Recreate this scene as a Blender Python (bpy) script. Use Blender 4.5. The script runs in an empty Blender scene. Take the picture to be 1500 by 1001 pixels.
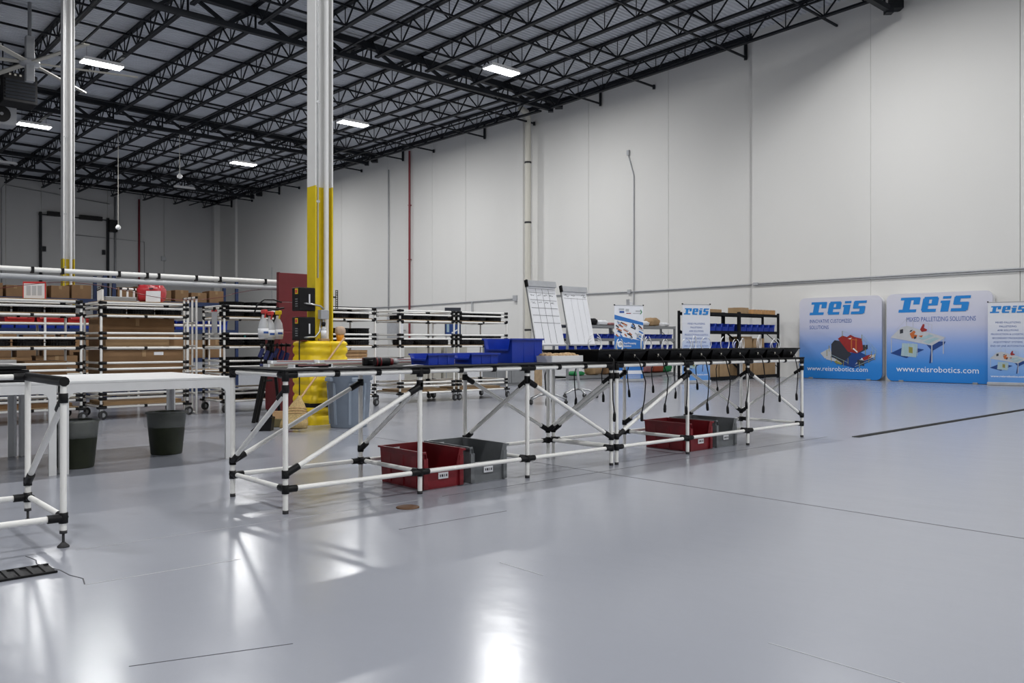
import bpy, bmesh, math, random
from mathutils import Vector, Matrix, Euler
random.seed(7)
SC = bpy.context.scene
COL = SC.collection
# ---------------------------------------------------------------- camera
# building axes: X towards the long side wall, Y along that wall, camera at the origin, level
cam_d = bpy.data.cameras.new('camera'); cam = bpy.data.objects.new('camera', cam_d); COL.objects.link(cam)
cam.location = (0, 0, 1.07); cam.rotation_euler = (math.pi/2, 0, -math.asin(.668))
cam_d.sensor_width = 36; cam_d.lens = 1225/1500*36; cam_d.clip_end = 300
SC.camera = cam
# ---------------------------------------------------------------- world, exposure
w = bpy.data.worlds.new('world'); SC.world = w; w.use_nodes = True
w.node_tree.nodes['Background'].inputs[0].default_value = (.6, .7, .85, 1)
w.node_tree.nodes['Background'].inputs[1].default_value = .3
SC.view_settings.view_transform = 'Standard'; SC.view_settings.look = 'None'
SC.view_settings.gamma = 1; SC.view_settings.use_curve_mapping = False
SC.view_settings.exposure = 0.0
LAMP_W = 400          # each high bay lamp
LAMP_COL = (1, .995, .985)
# grid of high bay lamps (x, y, lit)
LAMPS = [(17.9, -9.5, 1), (17.9, 9.25, 1), (17.86, 20.4, 1), (17.7, 29.3, 1), (17.8, 39.8, 1), (18.2, 48.8, 0),
         (8.2, -9.5, 1), (8.2, -.8, 1), (8.2, 9.25, 1), (8.2, 19.6, 1), (8.17, 28.9, 1), (8.45, 39.2, 1), (9.1, 48.8, 0),
         (-1.5, -9.5, 1), (-1.5, -.8, 1), (-1.5, 9.25, 1)]
# ---------------------------------------------------------------- materials
def new_mat(name):
    m = bpy.data.materials.new(name); m.use_nodes = True
    return m, m.node_tree.nodes, m.node_tree.links, m.node_tree.nodes['Principled BSDF']
def mat(name, col, rough=.5, metal=0, var=.06, scale=8, bump=0, bscale=60, coat=0, alpha=1, trans=0):
    m, n, l, p = new_mat(name)
    p.inputs['Roughness'].default_value = rough; p.inputs['Metallic'].default_value = metal
    p.inputs['Coat Weight'].default_value = coat; p.inputs['Alpha'].default_value = alpha
    p.inputs['Transmission Weight'].default_value = trans
    tc = n.new('ShaderNodeTexCoord')
    nz = n.new('ShaderNodeTexNoise'); nz.inputs['Scale'].default_value = scale; nz.inputs['Detail'].default_value = 3
    l.new(tc.outputs['Object'], nz.inputs['Vector'])
    r = n.new('ShaderNodeValToRGB')
    r.color_ramp.elements[0].position = .3; r.color_ramp.elements[1].position = .7
    r.color_ramp.elements[0].color = tuple(max(0, c*(1-var)) for c in col)+(1,)
    r.color_ramp.elements[1].color = tuple(min(1, c*(1+var)) for c in col)+(1,)
    l.new(nz.outputs['Fac'], r.inputs['Fac']); l.new(r.outputs['Color'], p.inputs['Base Color'])
    if bump:
        b2 = n.new('ShaderNodeTexNoise'); b2.inputs['Scale'].default_value = bscale; b2.inputs['Detail'].default_value = 4
        l.new(tc.outputs['Object'], b2.inputs['Vector'])
        b = n.new('ShaderNodeBump'); b.inputs['Strength'].default_value = bump; b.inputs['Distance'].default_value = .01
        l.new(b2.outputs['Fac'], b.inputs['Height']); l.new(b.outputs['Normal'], p.inputs['Normal'])
    return m
def emit(name, col, s):
    m, n, l, p = new_mat(name)
    p.inputs['Base Color'].default_value = col+(1,)
    p.inputs['Emission Color'].default_value = col+(1,); p.inputs['Emission Strength'].default_value = s
    return m
def grad(name, stops, axis=2):      # printed colour gradient along one object axis, stops in metres
    m, n, l, p = new_mat(name); p.inputs['Roughness'].default_value = .45
    tc = n.new('ShaderNodeTexCoord'); sp = n.new('ShaderNodeSeparateXYZ'); l.new(tc.outputs['Object'], sp.inputs[0])
    mr = n.new('ShaderNodeMapRange'); mr.inputs['From Min'].default_value = stops[0][0]; mr.inputs['From Max'].default_value = stops[-1][0]
    l.new(sp.outputs[axis], mr.inputs['Value'])
    r = n.new('ShaderNodeValToRGB'); e = r.color_ramp.elements
    while len(e) < len(stops): e.new(.5)
    for k, (z, c) in enumerate(stops):
        e[k].position = (z-stops[0][0])/(stops[-1][0]-stops[0][0]); e[k].color = c+(1,)
    l.new(mr.outputs[0], r.inputs['Fac']); l.new(r.outputs['Color'], p.inputs['Base Color'])
    return m
WHITE = mat('white_tube', (.87, .865, .84), .5, var=.012)
STEELW = mat('white_paint', (.88, .88, .87), .45, var=.012)
BLACK = mat('black_plastic', (.007, .007, .008), .45, var=.3)
BLACKM = mat('black_matte', (.007, .007, .008), .75, var=.3)
STEEL = mat('dark_roof_steel', (.011, .013, .017), .55, var=.2, scale=2)
DECK = mat('roof_deck', (.56, .585, .63), .5, var=.08, scale=1.2)
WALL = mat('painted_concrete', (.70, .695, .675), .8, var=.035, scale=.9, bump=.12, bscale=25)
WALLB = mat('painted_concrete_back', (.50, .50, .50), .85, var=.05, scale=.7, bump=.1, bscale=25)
JOINT = mat('panel_joint', (.62, .58, .46), .9)
YELLOW = mat('yellow_paint', (.82, .62, .015), .45, var=.05)
GUARD = mat('yellow_plastic', (.95, .67, .012), .4, var=.05, scale=4)
for _m in (BLACK, BLACKM, STEEL): _m.node_tree.nodes['Principled BSDF'].inputs['Specular IOR Level'].default_value = .25
TABLEW = mat('table_white', (.68, .685, .69), .4, var=.03)
REDC = mat('dark_red_paint', (.14, .008, .012), .4, var=.12, scale=3)
REDP = mat('red_pipe_paint', (.20, .02, .03), .5)
REDB = mat('red_bin_plastic', (.18, .008, .014), .4, var=.1)
GREYB = mat('grey_bin_plastic', (.15, .16, .17), .45, var=.1)
BLUEB = mat('blue_bin_plastic', (.006, .035, .36), .35, var=.12)
BLUED = mat('dark_blue_steel', (.012, .03, .10), .45)
BRUTE = mat('grey_blue_plastic', (.27, .32, .39), .5, var=.08, scale=5, bump=.1)
CARD = mat('cardboard', (.25, .145, .07), .8, var=.1, scale=4)
CARD2 = mat('pale_cardboard', (.38, .25, .13), .8, var=.1, scale=4)
PLY = mat('plywood', (.42, .30, .18), .7, var=.15, scale=9)
WOOD = mat('pale_wood', (.55, .34, .17), .6, var=.12, scale=14)
STRAW = mat('broom_straw', (.50, .36, .16), .8, var=.25, scale=60, bump=.5, bscale=120)
RUBBER = mat('rubber', (.03, .03, .032), .7)
ZINC = mat('zinc', (.50, .51, .52), .35, .9, var=.1)
GREYM = mat('grey_metal', (.30, .31, .32), .45, .3)
GREYP = mat('grey_pipe', (.42, .43, .45), .45)
PIPEW = mat('cream_pipe', (.62, .60, .53), .5, var=.05)
PAPER = mat('paper', (.80, .81, .84), .7, var=.02)
INK = mat('ink', (.03, .03, .04), .7)
GREENB = mat('dark_green_plastic', (.025, .03, .014), .5, var=.2)
LINER = mat('clear_liner', (.75, .78, .80), .25, alpha=.13, bump=.6, bscale=30)
CLEAR = mat('clear_plastic', (.75, .77, .80), .2, alpha=.6)
BLUEL = mat('logo_blue', (.01, .22, .62), .5, var=.02)
BLUET = mat('print_blue', (.03, .10, .38), .5, var=.02)
PWHITE = mat('print_white', (.85, .87, .92), .5, var=.02)
BREAD = mat('tan_foam', (.52, .36, .20), .8, var=.25, scale=40)
SKYB = mat('print_sky_blue', (.035, .19, .56), .5, var=.02)
PRED = mat('print_red', (.30, .02, .02), .5); PDARK = mat('print_dark', (.03, .035, .05), .5)
PGREY = mat('print_grey', (.50, .52, .55), .5); PORG = mat('print_orange', (.50, .13, .03), .5)
PTEAL = mat('print_teal', (.35, .50, .55), .5); PSHADE = mat('print_navy', (.01, .05, .22), .5); PYEL = mat('print_olive', (.28, .26, .06), .5)
ORANGE = mat('orange_plastic', (.75, .30, .02), .4)
REDBAG = mat('red_film', (.50, .03, .04), .3, bump=.6, bscale=18)
REDF = mat('red_frame', (.60, .05, .05), .5)
GREEN = mat('green_plastic', (.02, .25, .08), .5)
TEAL = mat('teal_light', (.05, .5, .5), .4)
PINK = mat('pink_film', (.35, .16, .16), .5, var=.3)
BEIGE = mat('beige_paint', (.50, .48, .42), .6)
BROWN = mat('brown_cover', (.13, .06, .025), .6)
GLOW = emit('lamp_tube', (.97, .99, 1), 14)
LENSOFF = mat('lamp_off', (.55, .56, .58), .4)
# glossy epoxy floor
FLOOR, n_, l_, p_ = new_mat('grey_epoxy_floor')
tc = n_.new('ShaderNodeTexCoord')
a = n_.new('ShaderNodeTexNoise'); a.inputs['Scale'].default_value = .5; a.inputs['Detail'].default_value = 4
r = n_.new('ShaderNodeValToRGB'); r.color_ramp.elements[0].color = (.295, .31, .355, 1); r.color_ramp.elements[1].color = (.345, .36, .405, 1)
r.color_ramp.elements[0].position = .35; r.color_ramp.elements[1].position = .65
l_.new(tc.outputs['Object'], a.inputs['Vector']); l_.new(a.outputs['Fac'], r.inputs['Fac']); l_.new(r.outputs['Color'], p_.inputs['Base Color'])
p_.inputs['Roughness'].default_value = .2; p_.inputs['Specular IOR Level'].default_value = .42
b1 = n_.new('ShaderNodeTexNoise'); b1.inputs['Scale'].default_value = 110; b1.inputs['Detail'].default_value = 5
bp = n_.new('ShaderNodeBump'); bp.inputs['Strength'].default_value = .28; bp.inputs['Distance'].default_value = .012
l_.new(tc.outputs['Object'], b1.inputs['Vector']); l_.new(b1.outputs['Fac'], bp.inputs['Height']); l_.new(bp.outputs['Normal'], p_.inputs['Normal'])
# ---------------------------------------------------------------- mesh helpers
def me_from(name, v, f, smooth=False):
    m = bpy.data.meshes.new(name); m.from_pydata([tuple(q) for q in v], [], f); m.validate(); m.update()
    if smooth:
        for p in m.polygons: p.use_smooth = True
    return m
CACHE = {}
def cached(key, fn):
    if key not in CACHE: CACHE[key] = fn()
    return CACHE[key]
def bm_mesh(name, bm, smooth=False):
    m = bpy.data.meshes.new(name); bm.normal_update(); bm.to_mesh(m); bm.free()
    if smooth:
        for p in m.polygons: p.use_smooth = True
    return m
def cube_me(): 
    def f():
        bm = bmesh.new(); bmesh.ops.create_cube(bm, size=1); return bm_mesh('block', bm)
    return cached('cube', f)
def cyl_me(n=12, r2=1.0):
    def f():
        v = []; fc = []
        for k in range(n):
            t = 2*math.pi*k/n; v.append((math.cos(t), math.sin(t), 0)); v.append((r2*math.cos(t), r2*math.sin(t), 1))
        for k in range(n):
            j = (k+1) % n; fc.append((2*k, 2*j, 2*j+1, 2*k+1))
        fc.append(tuple(2*k for k in reversed(range(n)))); fc.append(tuple(2*k+1 for k in range(n)))
        m = me_from('tube', v, fc)
        for p in m.polygons: p.use_smooth = len(p.vertices) == 4
        return m
    return cached(('cyl', n, r2), f)
def rbox_me(sx, sy, sz, b, seg=2):
    def f():
        bm = bmesh.new(); bmesh.ops.create_cube(bm, size=1); bmesh.ops.scale(bm, vec=(sx, sy, sz), verts=bm.verts)
        bmesh.ops.bevel(bm, geom=bm.edges[:], offset=b, segments=seg, profile=.5, affect='EDGES'); return bm_mesh('rounded_block', bm)
    return cached(('rb', round(sx, 4), round(sy, 4), round(sz, 4), b, seg), f)
def lathe_me(prof, n=24, smooth=True, wob=None):
    v = []; f = []
    for i, (r, z) in enumerate(prof):
        for k in range(n):
            t = 2*math.pi*k/n; rr = r*(wob(i, k, n) if wob else 1); v.append((rr*math.cos(t), rr*math.sin(t), z))
    for i in range(len(prof)-1):
        for k in range(n):
            j = (k+1) % n; f.append((i*n+k, i*n+j, (i+1)*n+j, (i+1)*n+k))
    if prof[0][0] > 1e-5: f.append(tuple(reversed(range(n))))
    if prof[-1][0] > 1e-5: f.append(tuple((len(prof)-1)*n+k for k in range(n)))
    return me_from('turned', v, f, smooth)
def prism_me(pts, y0, y1):          # outline in x,z extruded along y
    n = len(pts); v = [(x, y0, z) for x, z in pts]+[(x, y1, z) for x, z in pts]
    f = [tuple(range(n)), tuple(reversed(range(n, 2*n)))]+[(i, n+i, n+(i+1) % n, (i+1) % n) for i in range(n)]
    m = me_from('plate', v, f)
    bm = bmesh.new(); bm.from_mesh(m); bmesh.ops.recalc_face_normals(bm, faces=bm.faces); bm.to_mesh(m); bm.free(); return m
def path_me(pts, r, n=6):
    pts = [Vector(p) for p in pts]; v = []; f = []
    for i, p in enumerate(pts):
        d = (pts[min(i+1, len(pts)-1)]-pts[max(i-1, 0)]).normalized()
        u = d.orthogonal().normalized() if i == 0 else (pu-d*pu.dot(d)).normalized()
        pu = u; s = d.cross(u)
        for k in range(n):
            t = 2*math.pi*k/n; v.append(p+u*r*math.cos(t)+s*r*math.sin(t))
    for i in range(len(pts)-1):
        for k in range(n):
            j = (k+1) % n; f.append((i*n+k, i*n+j, (i+1)*n+j, (i+1)*n+k))
    f.append(tuple(reversed(range(n)))); f.append(tuple((len(pts)-1)*n+k for k in range(n)))
    return me_from('cord', v, f, True)
def bars_me(bars):                   # list of (p0, p1, width) square bars joined in one mesh
    v = []; f = []
    for p0, p1, wd in bars:
        p0 = Vector(p0); p1 = Vector(p1); d = (p1-p0).normalized()
        u = d.orthogonal().normalized() if abs(d.z) > .99 else Vector((0, 0, 1)).cross(d).normalized()
        s = d.cross(u); b = len(v); hw = wd/2
        for p in (p0, p1):
            for q, e in ((-1, -1), (1, -1), (1, 1), (-1, 1)): v.append(p+u*hw*q+s*hw*e)
        f += [(b, b+3, b+2, b+1), (b+4, b+5, b+6, b+7)]+[(b+i, b+(i+1) % 4, b+4+(i+1) % 4, b+4+i) for i in range(4)]
    return me_from('bars', v, f)
# ---------------------------------------------------------------- object helpers
def ob(name, me, m, parent=None, loc=(0, 0, 0), rot=(0, 0, 0), scale=(1, 1, 1)):
    o = bpy.data.objects.new(name, me); COL.objects.link(o)
    o.location = loc; o.rotation_euler = rot; o.scale = scale
    if m is not None:
        if not me.materials: me.materials.append(m)
        if me.materials[0] != m:
            o.material_slots[0].link = 'OBJECT'; o.material_slots[0].material = m
    if parent is not None: o.parent = parent
    return o
def tag(o, label, cat, group=None):
    o['label'] = label; o['category'] = cat
    if group: o['group'] = group
    return o
def thing(name, label, cat, loc=(0, 0, 0), rz=0, group=None):
    o = bpy.data.objects.new(name, None); COL.objects.link(o); o.empty_display_size = .1
    o.location = loc; o.rotation_euler = (0, 0, rz); return tag(o, label, cat, group)
def struct(o): o['kind'] = 'structure'; return o
def box(parent, name, c, s, m, rot=(0, 0, 0)): return ob(name, cube_me(), m, parent, c, rot, s)
def boxr(parent, name, c, s, m, b=.01, rot=(0, 0, 0)): return ob(name, rbox_me(*s, b), m, parent, c, rot)
def tube(parent, name, p0, p1, r, m, n=12):
    p0 = Vector(p0); d = Vector(p1)-p0
    return ob(name, cyl_me(n), m, parent, p0, d.to_track_quat('Z', 'Y').to_euler(), (r, r, d.length))
def copy_tree(o, parent=None):
    c = o.copy(); COL.objects.link(c); c.parent = parent
    for ch in o.children: copy_tree(ch, c)
    return c
def text_me(s, size, bold=0, align='LEFT'):
    cu = bpy.data.curves.new('lettering', 'FONT'); cu.body = s; cu.size = size; cu.align_x = align; cu.offset = bold; cu.resolution_u = 2
    o = bpy.data.objects.new('lettering', cu); COL.objects.link(o)
    dg = bpy.context.evaluated_depsgraph_get(); m = bpy.data.meshes.new_from_object(o.evaluated_get(dg))
    bpy.data.objects.remove(o); m.materials.clear(); return m
def text(parent, s, size, x, z, y, m, bold=0, align='LEFT', wide=None):
    me = text_me(s, size, bold, align)
    sx = 1
    if wide:
        xs = [v.co.x for v in me.vertices]; sx = wide/(max(xs)-min(xs))
    return ob('lettering', me, m, parent, (x, y, z), (math.pi/2, 0, 0), (sx, 1, 1))
F_, H_ = 1225., 1.07
def G(px, py, z=0):                  # pixel of the 1500x1001 picture -> point on the plane at height z
    d = F_*(H_-z)/(py-500.5); t = (px-750)/F_; return ((.668+.744*t)*d, (.744-.668*t)*d)
def atY(px, Y):                      # pixel column -> x on the vertical plane y = Y
    t = (px-750)/F_; return Y*(.668+.744*t)/(.744-.668*t)
def atX(px, X):
    t = (px-750)/F_; return X*(.744-.668*t)/(.668+.744*t)
def zat(py, x, y): return H_-(py-500.5)/F_*(.668*x+.744*y)
# ================================================================ the building
WX, WXF = 22.98, 23.2       # side wall planes (near part, far part)
BY = 56.0                   # end wall
GY = [-3.0, 9.88, 22.7, 35.7, 48.7]     # girder lines
def zr(x, y): return 10.5+.018*(23.1-x)+(.0265*(22.7-y) if y < 22.7 else .006*(y-22.7))
X0, Y0 = -13.0, -13.0
fl = struct(ob('floor', cube_me(), FLOOR, None, ((X0+WXF)/2, (Y0+BY)/2, -.1), (0, 0, 0), (WXF-X0+.6, BY-Y0+.6, .2)))
def strip(name, x0, y0, x1, y1, wd, m, parent=None, z=.0012):
    d = Vector((x1-x0, y1-y0, 0)); 
    o = ob(name, cube_me(), m, None, ((x0+x1)/2, (y0+y1)/2, z-.001), (0, 0, math.atan2(d.y, d.x)), (d.length, wd, .002)); 
    o.parent = fl; o.matrix_parent_inverse = fl.matrix_basis.inverted(); return o
CRACK = mat('crack_dark', (.07, .07, .08), .8); CRACKP = mat('crack_pale', (.42, .43, .46), .6)
strip('floor_joint', 5.1, 1.0, 5.1, 4.75, .006, CRACK)
strip('floor_joint', 5.1, 4.75, 5.1, 9, .004, CRACK)
strip('floor_joint', 2.66, -1, 2.66, 1.6, .005, CRACKP); strip('floor_joint', 2.66, 2.75, 2.66, 3.05, .005, CRACKP)
strip('floor_joint', 1.06, 3.99, 1.75, 3.95, .006, CRACKP); strip('floor_joint', 2.7, 3.97, 3.5, 3.95, .004, CRACK)
strip('floor_joint', 3.5, 4.62, 8.9, 4.62, .004, CRACK)
strip('floor_joint', 1.2, 4.68, 3.3, 4.62, .003, CRACKP)
strip('floor_joint', .9, 2.89, 1.4, 2.72, .003, CRACK)
pr = (.98, 4.72)
for q in [(1.0, 4.6), (.985, 4.52), (1.01, 4.42), (1.04, 4.32), (1.05, 4.2), (1.08, 4.1), (1.06, 4.0)]:
    strip('floor_crack', pr[0], pr[1], q[0], q[1], .005, CRACK); pr = q
# dark trench cover strip in the floor towards the side wall
tr = ob('trench_cover', cube_me(), BLACKM, None, ((9.1+18)/2, 4.39, .003), (0, 0, 0), (8.9, .085, .006))
tag(tr, 'long narrow dark trench cover let into the grey floor before the big displays', 'floor drain')
# grated drain by the left bench
gd = thing('floor_grate', 'black slotted floor drain grate by the bench with levelling feet', 'floor drain', (0, 4.37, 0))
box(gd, 'channel', (.1, 0, .002), (1.84, .17, .004), BLACK)
for s in (-1, 1): box(gd, 'edge_bar', (.1, s*.083, .006), (1.84, .012, .008), BLACKM)
for k in range(36): box(gd, 'slat', (-.8+k*.051, 0, .006), (.02, .155, .008), RUBBER)
dc = ob('floor_cover', lathe_me([(.075, 0), (.075, .004), (.068, .006), (0, .006)], 24), BROWN, None, (3.1, 4.46, 0))
tag(dc, 'small round brown floor cleanout cover in front of the long bench', 'floor cover')
# --- side wall: tilt-up panels with recessed joints
wr = struct(ob('wall_right', cube_me(), JOINT, None, (WXF+.32, (Y0+BY)/2, 5.9), (0, 0, 0), (.5, BY-Y0+.6, 12.4)))
def child_world(o, p): o.parent = p; o.matrix_parent_inverse = p.matrix_basis.inverted(); return o
ys = [Y0, -6, -1, atX(1494, WX), atX(1275, WX), 14.4, atX(979, WXF), atX(862, WXF), atX(776, WXF), atX(682, WXF), atX(633, WXF),
      atX(568, WXF), atX(500, WXF), atX(448, WXF), atX(347, WXF), BY]
for k in range(len(ys)-1):
    xf = WX if k < 5 else WXF
    child_world(ob('panel', cube_me(), WALL, None, (xf+.06, (ys[k]+ys[k+1])/2, 5.9), (0, 0, 0), (.12, ys[k+1]-ys[k]-(.0 if abs(ys[k+1]-14.4) < .01 else .014), 12.2)), wr)
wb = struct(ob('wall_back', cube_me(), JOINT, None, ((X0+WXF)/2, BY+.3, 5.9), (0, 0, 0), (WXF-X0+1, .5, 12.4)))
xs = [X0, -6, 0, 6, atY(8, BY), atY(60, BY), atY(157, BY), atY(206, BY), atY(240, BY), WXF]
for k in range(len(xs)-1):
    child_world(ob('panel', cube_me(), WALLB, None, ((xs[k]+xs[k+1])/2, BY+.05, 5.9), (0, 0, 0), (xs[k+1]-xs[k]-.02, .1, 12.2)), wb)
struct(ob('wall_left', cube_me(), WALL, None, (X0-.3, (Y0+BY)/2, 5.9), (0, 0, 0), (.5, BY-Y0+.6, 12.4)))
struct(ob('wall_front', cube_me(), WALL, None, ((X0+WXF)/2, Y0-.3, 5.9), (0, 0, 0), (WXF-X0+1, .5, 12.4)))
# pilasters on the side wall
for px in (768, 347): child_world(box(None, 'pilaster', (WXF-.06, atX(px, WXF)+.1, 5.25), (.16, .32, 10.4), WALL), wr)
child_world(box(None, 'pilaster', (WXF-.2, BY-.25, 5.2), (.4, .4, 10.4), WALL), wr)
# --- roof: one corrugated deck, its steel below
v = []; f = []; y = Y0-.2; k = 0
prof = [(0, 0), (.055, 0), (.075, .04), (.13, .04)]
while y < BY+.3:
    for dy, dz in prof:
        for x in (X0-.2, WXF+.1): v.append((x, y+dy, zr(x, y+dy)+dz))
    y += .15
for i in range(len(v)//2-1): f.append((2*i, 2*i+1, 2*i+3, 2*i+2))
ceil = struct(ob('ceiling', me_from('roof_deck', v, f), DECK))
roofcap = ob('roof_cover', me_from('roof_cover', [(x, yy, zr(x, yy)+.12) for yy in (Y0-.4, 22.7, BY+.5) for x in (X0-.4, WXF+.6)], [(0, 1, 3, 2), (2, 3, 5, 4)]), BLACKM, ceil)
JX = [22.1-1.93*k for k in range(18)]
for b in range(len(GY)):
    ya = GY[b]; yb = GY[b+1] if b+1 < len(GY) else BY
    L = yb-ya; sl = (zr(0, yb)-zr(0, ya))/L; dp = .6
    zt = lambda y: y*sl-.05
    n = max(6, round((L-1)/.62)); n += n % 2
    st = (L-1.0)/n; web = []; 
    web += [((0, .05, zt(.05)), (0, .5, zt(.5)-dp), .035), ((0, L-.05, zt(L)), (0, L-.5, zt(L)-dp), .035)]
    for i in range(n):
        y0 = .5+i*st; y1 = y0+st
        z0 = -dp if i % 2 == 0 else 0; z1 = 0 if i % 2 == 0 else -dp
        web.append(((0, y0, zt(y0)+z0), (0, y1, zt(y1)+z1), .036))
        if i % 2 == 0: web.append(((0, y0, zt(y0)), (0, y0, zt(y0)-dp), .026))
    wm = bars_me(web)
    ch = bars_me([((s*.04, 0, zt(0)), (s*.04, L, zt(L)), .065) for s in (-1, 1)]+[((s*.035, .3, zt(.3)-dp), (s*.035, L-.3, zt(L)-dp), .06) for s in (-1, 1)])
    for x in JX:
        j = ob('roof_joist', ch, STEEL, ceil, (x, ya, zr(x, ya)))
        ob('joist_web', wm, STEEL, j)
    # bridging bars and their wall brackets
    for dy in (1.75, 4.85, 8.5, 11.0):
        if dy > L-.5: continue
        yy = ya+dy
        for dz in (-.08, -.66):
            ob('bridging_bar', bars_me([((JX[-1], yy, zr(JX[-1], yy)+dz), (WXF-.03 if dz < -.3 else 22.2, yy, zr(WXF, yy)+dz), .055)]), STEEL, ceil)
        ob('wall_bracket', bars_me([((WXF-.06, yy, zr(WXF, yy)-.74), (WXF-.06, yy, zr(WXF, yy)+(-.02 if dy in (4.85, 11.0) else -.6)), .09)]), STEEL, ceil)
    # girder
    zb = 9.93; g = []; 
    for xa, xb in ((X0, 5.2), (5.75, WX-.2)):
        g.append(((xa, ya, zr(xa, ya)-.24), (xb, ya, zr(xb, ya)-.24), .2)); g.append(((xa, ya, zb), (xb-.5 if xb > 10 else xb, ya, zb), .15))
    gd_ = ob('roof_girder', bars_me(g), STEEL, ceil)
    gw = []
    for x in JX:
        if X0+1 < x: gw += [((x, ya, zr(x, ya)-.2), (x-.85, ya, zb), .09), ((x-1.93, ya, zr(x, ya)-.2), (x-.85, ya, zb), .09), ((x, ya, zr(x, ya)-.2), (x, ya, zb), .05)]
    gw += [((WX-.18, ya, zr(WX, ya)-.32), (WX-.18, ya, zb+.1), .3)]
    ob('girder_web', bars_me(gw), STEEL, gd_)
    ob('girder_end_plate', bars_me([((WX-.62, ya, zb-.12), (WX-.62, ya, zb+.13), .2)]), STEEL, gd_)
ob('ledger', bars_me([((WXF-.06, Y0, zr(WXF, Y0)-.06), (WXF-.06, 22.7, zr(WXF, 22.7)-.06), .13), ((WXF-.06, 22.7, zr(WXF, 22.7)-.06), (WXF-.06, BY, zr(WXF, BY)-.06), .13)]), STEEL, ceil)
ob('ledger', bars_me([((X0, BY-.06, zr(X0, BY)-.08), (WXF, BY-.06, zr(WXF, BY)-.08), .16)]), STEEL, ceil)
# sprinkler main and branch pipes
for x in (20.9, 13.2, 7.2):
    ob('sprinkler_pipe', bars_me([((x, -3, zr(x, -3)-.72), (x, 22.7, zr(x, 22.7)-.72), .05), ((x, 22.7, zr(x, 22.7)-.72), (x, 55, zr(x, 55)-.72), .05)]), STEEL, ceil)
# --- lamps
LAMPLAB = {(17.86, 20.4): 'bright high bay lamp beside the girder above the roof drain pipe', (17.7, 29.3): 'bright high bay lamp beyond the white column, nearest the dark red riser', (17.8, 39.8): 'small bright high bay lamp above the far side wall corner, beyond the white column',
           (8.17, 28.9): 'bright high bay lamp by the distant column and the ceiling fan blades', (8.45, 39.2): 'bright high bay lamp below the twin fan coil unit', (8.2, 19.6): 'lit high bay lamp over the aisle of tube carts'}
def lamp(x, y, lit):
    z = zr(x, y)-.8
    lab = LAMPLAB.get((x, y), 'lit white high bay lamp over the open foreground floor') if lit else 'unlit grey high bay lamp hung near the end wall'
    t = thing('high_bay_lamp', lab, 'ceiling light', (x, y, z), 0, 'lit high bay lamps in rows' if lit else 'unlit high bay lamps')
    ob('housing', prism_me([(-.62, .03), (-.55, .1), (.55, .1), (.62, .03), (.62, 0), (-.62, 0)], -.24, .24), STEELW, t)
    for k in range(6): tube(t, 'lamp_tube', (-.6, -.195+k*.078, -.012), (.6, -.195+k*.078, -.012), .022, GLOW if lit else LENSOFF, 8)
    for s in (-1, 1):
        box(t, 'end_cap', (s*.615, 0, .01), (.02, .46, .05), STEELW)
        tube(t, 'hanger', (s*.45, 0, .1), (s*.45, 0, zr(x, y)-z), .006, STEEL, 6)
    if lit:
        ld = bpy.data.lights.new('lamp_light', 'AREA'); ld.shape = 'RECTANGLE'; ld.size = 1.2; ld.size_y = .44
        ld.energy = LAMP_W; ld.color = LAMP_COL
        lo = bpy.data.objects.new('lamp_light', ld); COL.objects.link(lo); lo.parent = t; lo.location = (0, 0, -.045)
for L_ in LAMPS: lamp(*L_)
# --- steel columns
def column(x, y, label, side):
    t = thing('steel_column', label, 'column', (x, y, 0))
    zy = 3.1; H = 11.0-.3
    for z0, z1, m, nm in ((0, zy, YELLOW, 'painted_base'), (zy, zr(x, y)-.3, STEELW, 'shaft')):
        pts = [(-.13, -.11), (-.115, -.11), (-.115, -.006), (.115, -.006), (.115, -.11), (.13, -.11), (.13, .11), (.115, .11), (.115, .006), (-.115, .006), (-.115, .11), (-.13, .11)]
        n = len(pts); v = [(a, b, z0) for a, b in pts]+[(a, b, z1) for a, b in pts]
        me = me_from('column_section', v, [(i, (i+1) % n, n+(i+1) % n, n+i) for i in range(n)])
        ob(nm, me, m, t)
    box(t, 'base_plate', (0, 0, .012), (.4, .36, .024), GREYM)
    tube(t, 'white_pipe', (.05, -.07, .9), (.05, -.07, zr(x, y)-.5), .034, STEELW)
    tube(t, 'conduit', (-.075, -.075, 1.9), (-.075, -.075, zr(x, y)-.5), .012, ZINC, 8)
    for z in (4.2, 6.1, 2.9): box(t, 'pipe_strap', (-.075, -.07, z), (.05, .03, .03), ZINC)
    return t
c1 = column(5.48, 9.89, 'white steel column, yellow below, rising from the ribbed yellow guard', 1)
boxr(c1, 'junction_box', (-.04, -.16, 1.42), (.115, .09, .12), GREYP, .006)
tube(c1, 'conduit', (-.04, -.15, 1.2), (-.04, -.15, 1.36), .014, ZINC, 8)
ob('conduit', path_me([(-.03, -.15, 1.49), (-.09, -.17, 1.53), (-.22, -.17, 1.55), (-.3, -.12, 1.56)], .012), ZINC, c1)
ob('conduit', path_me([(-.07, -.15, 1.37), (-.1, -.17, 1.2), (-.16, -.17, 1.13), (-.3, -.12, 1.12)], .012), ZINC, c1)
column(5.62, 22.65, 'distant white steel column with yellow base behind the tube carts', 1)
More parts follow.
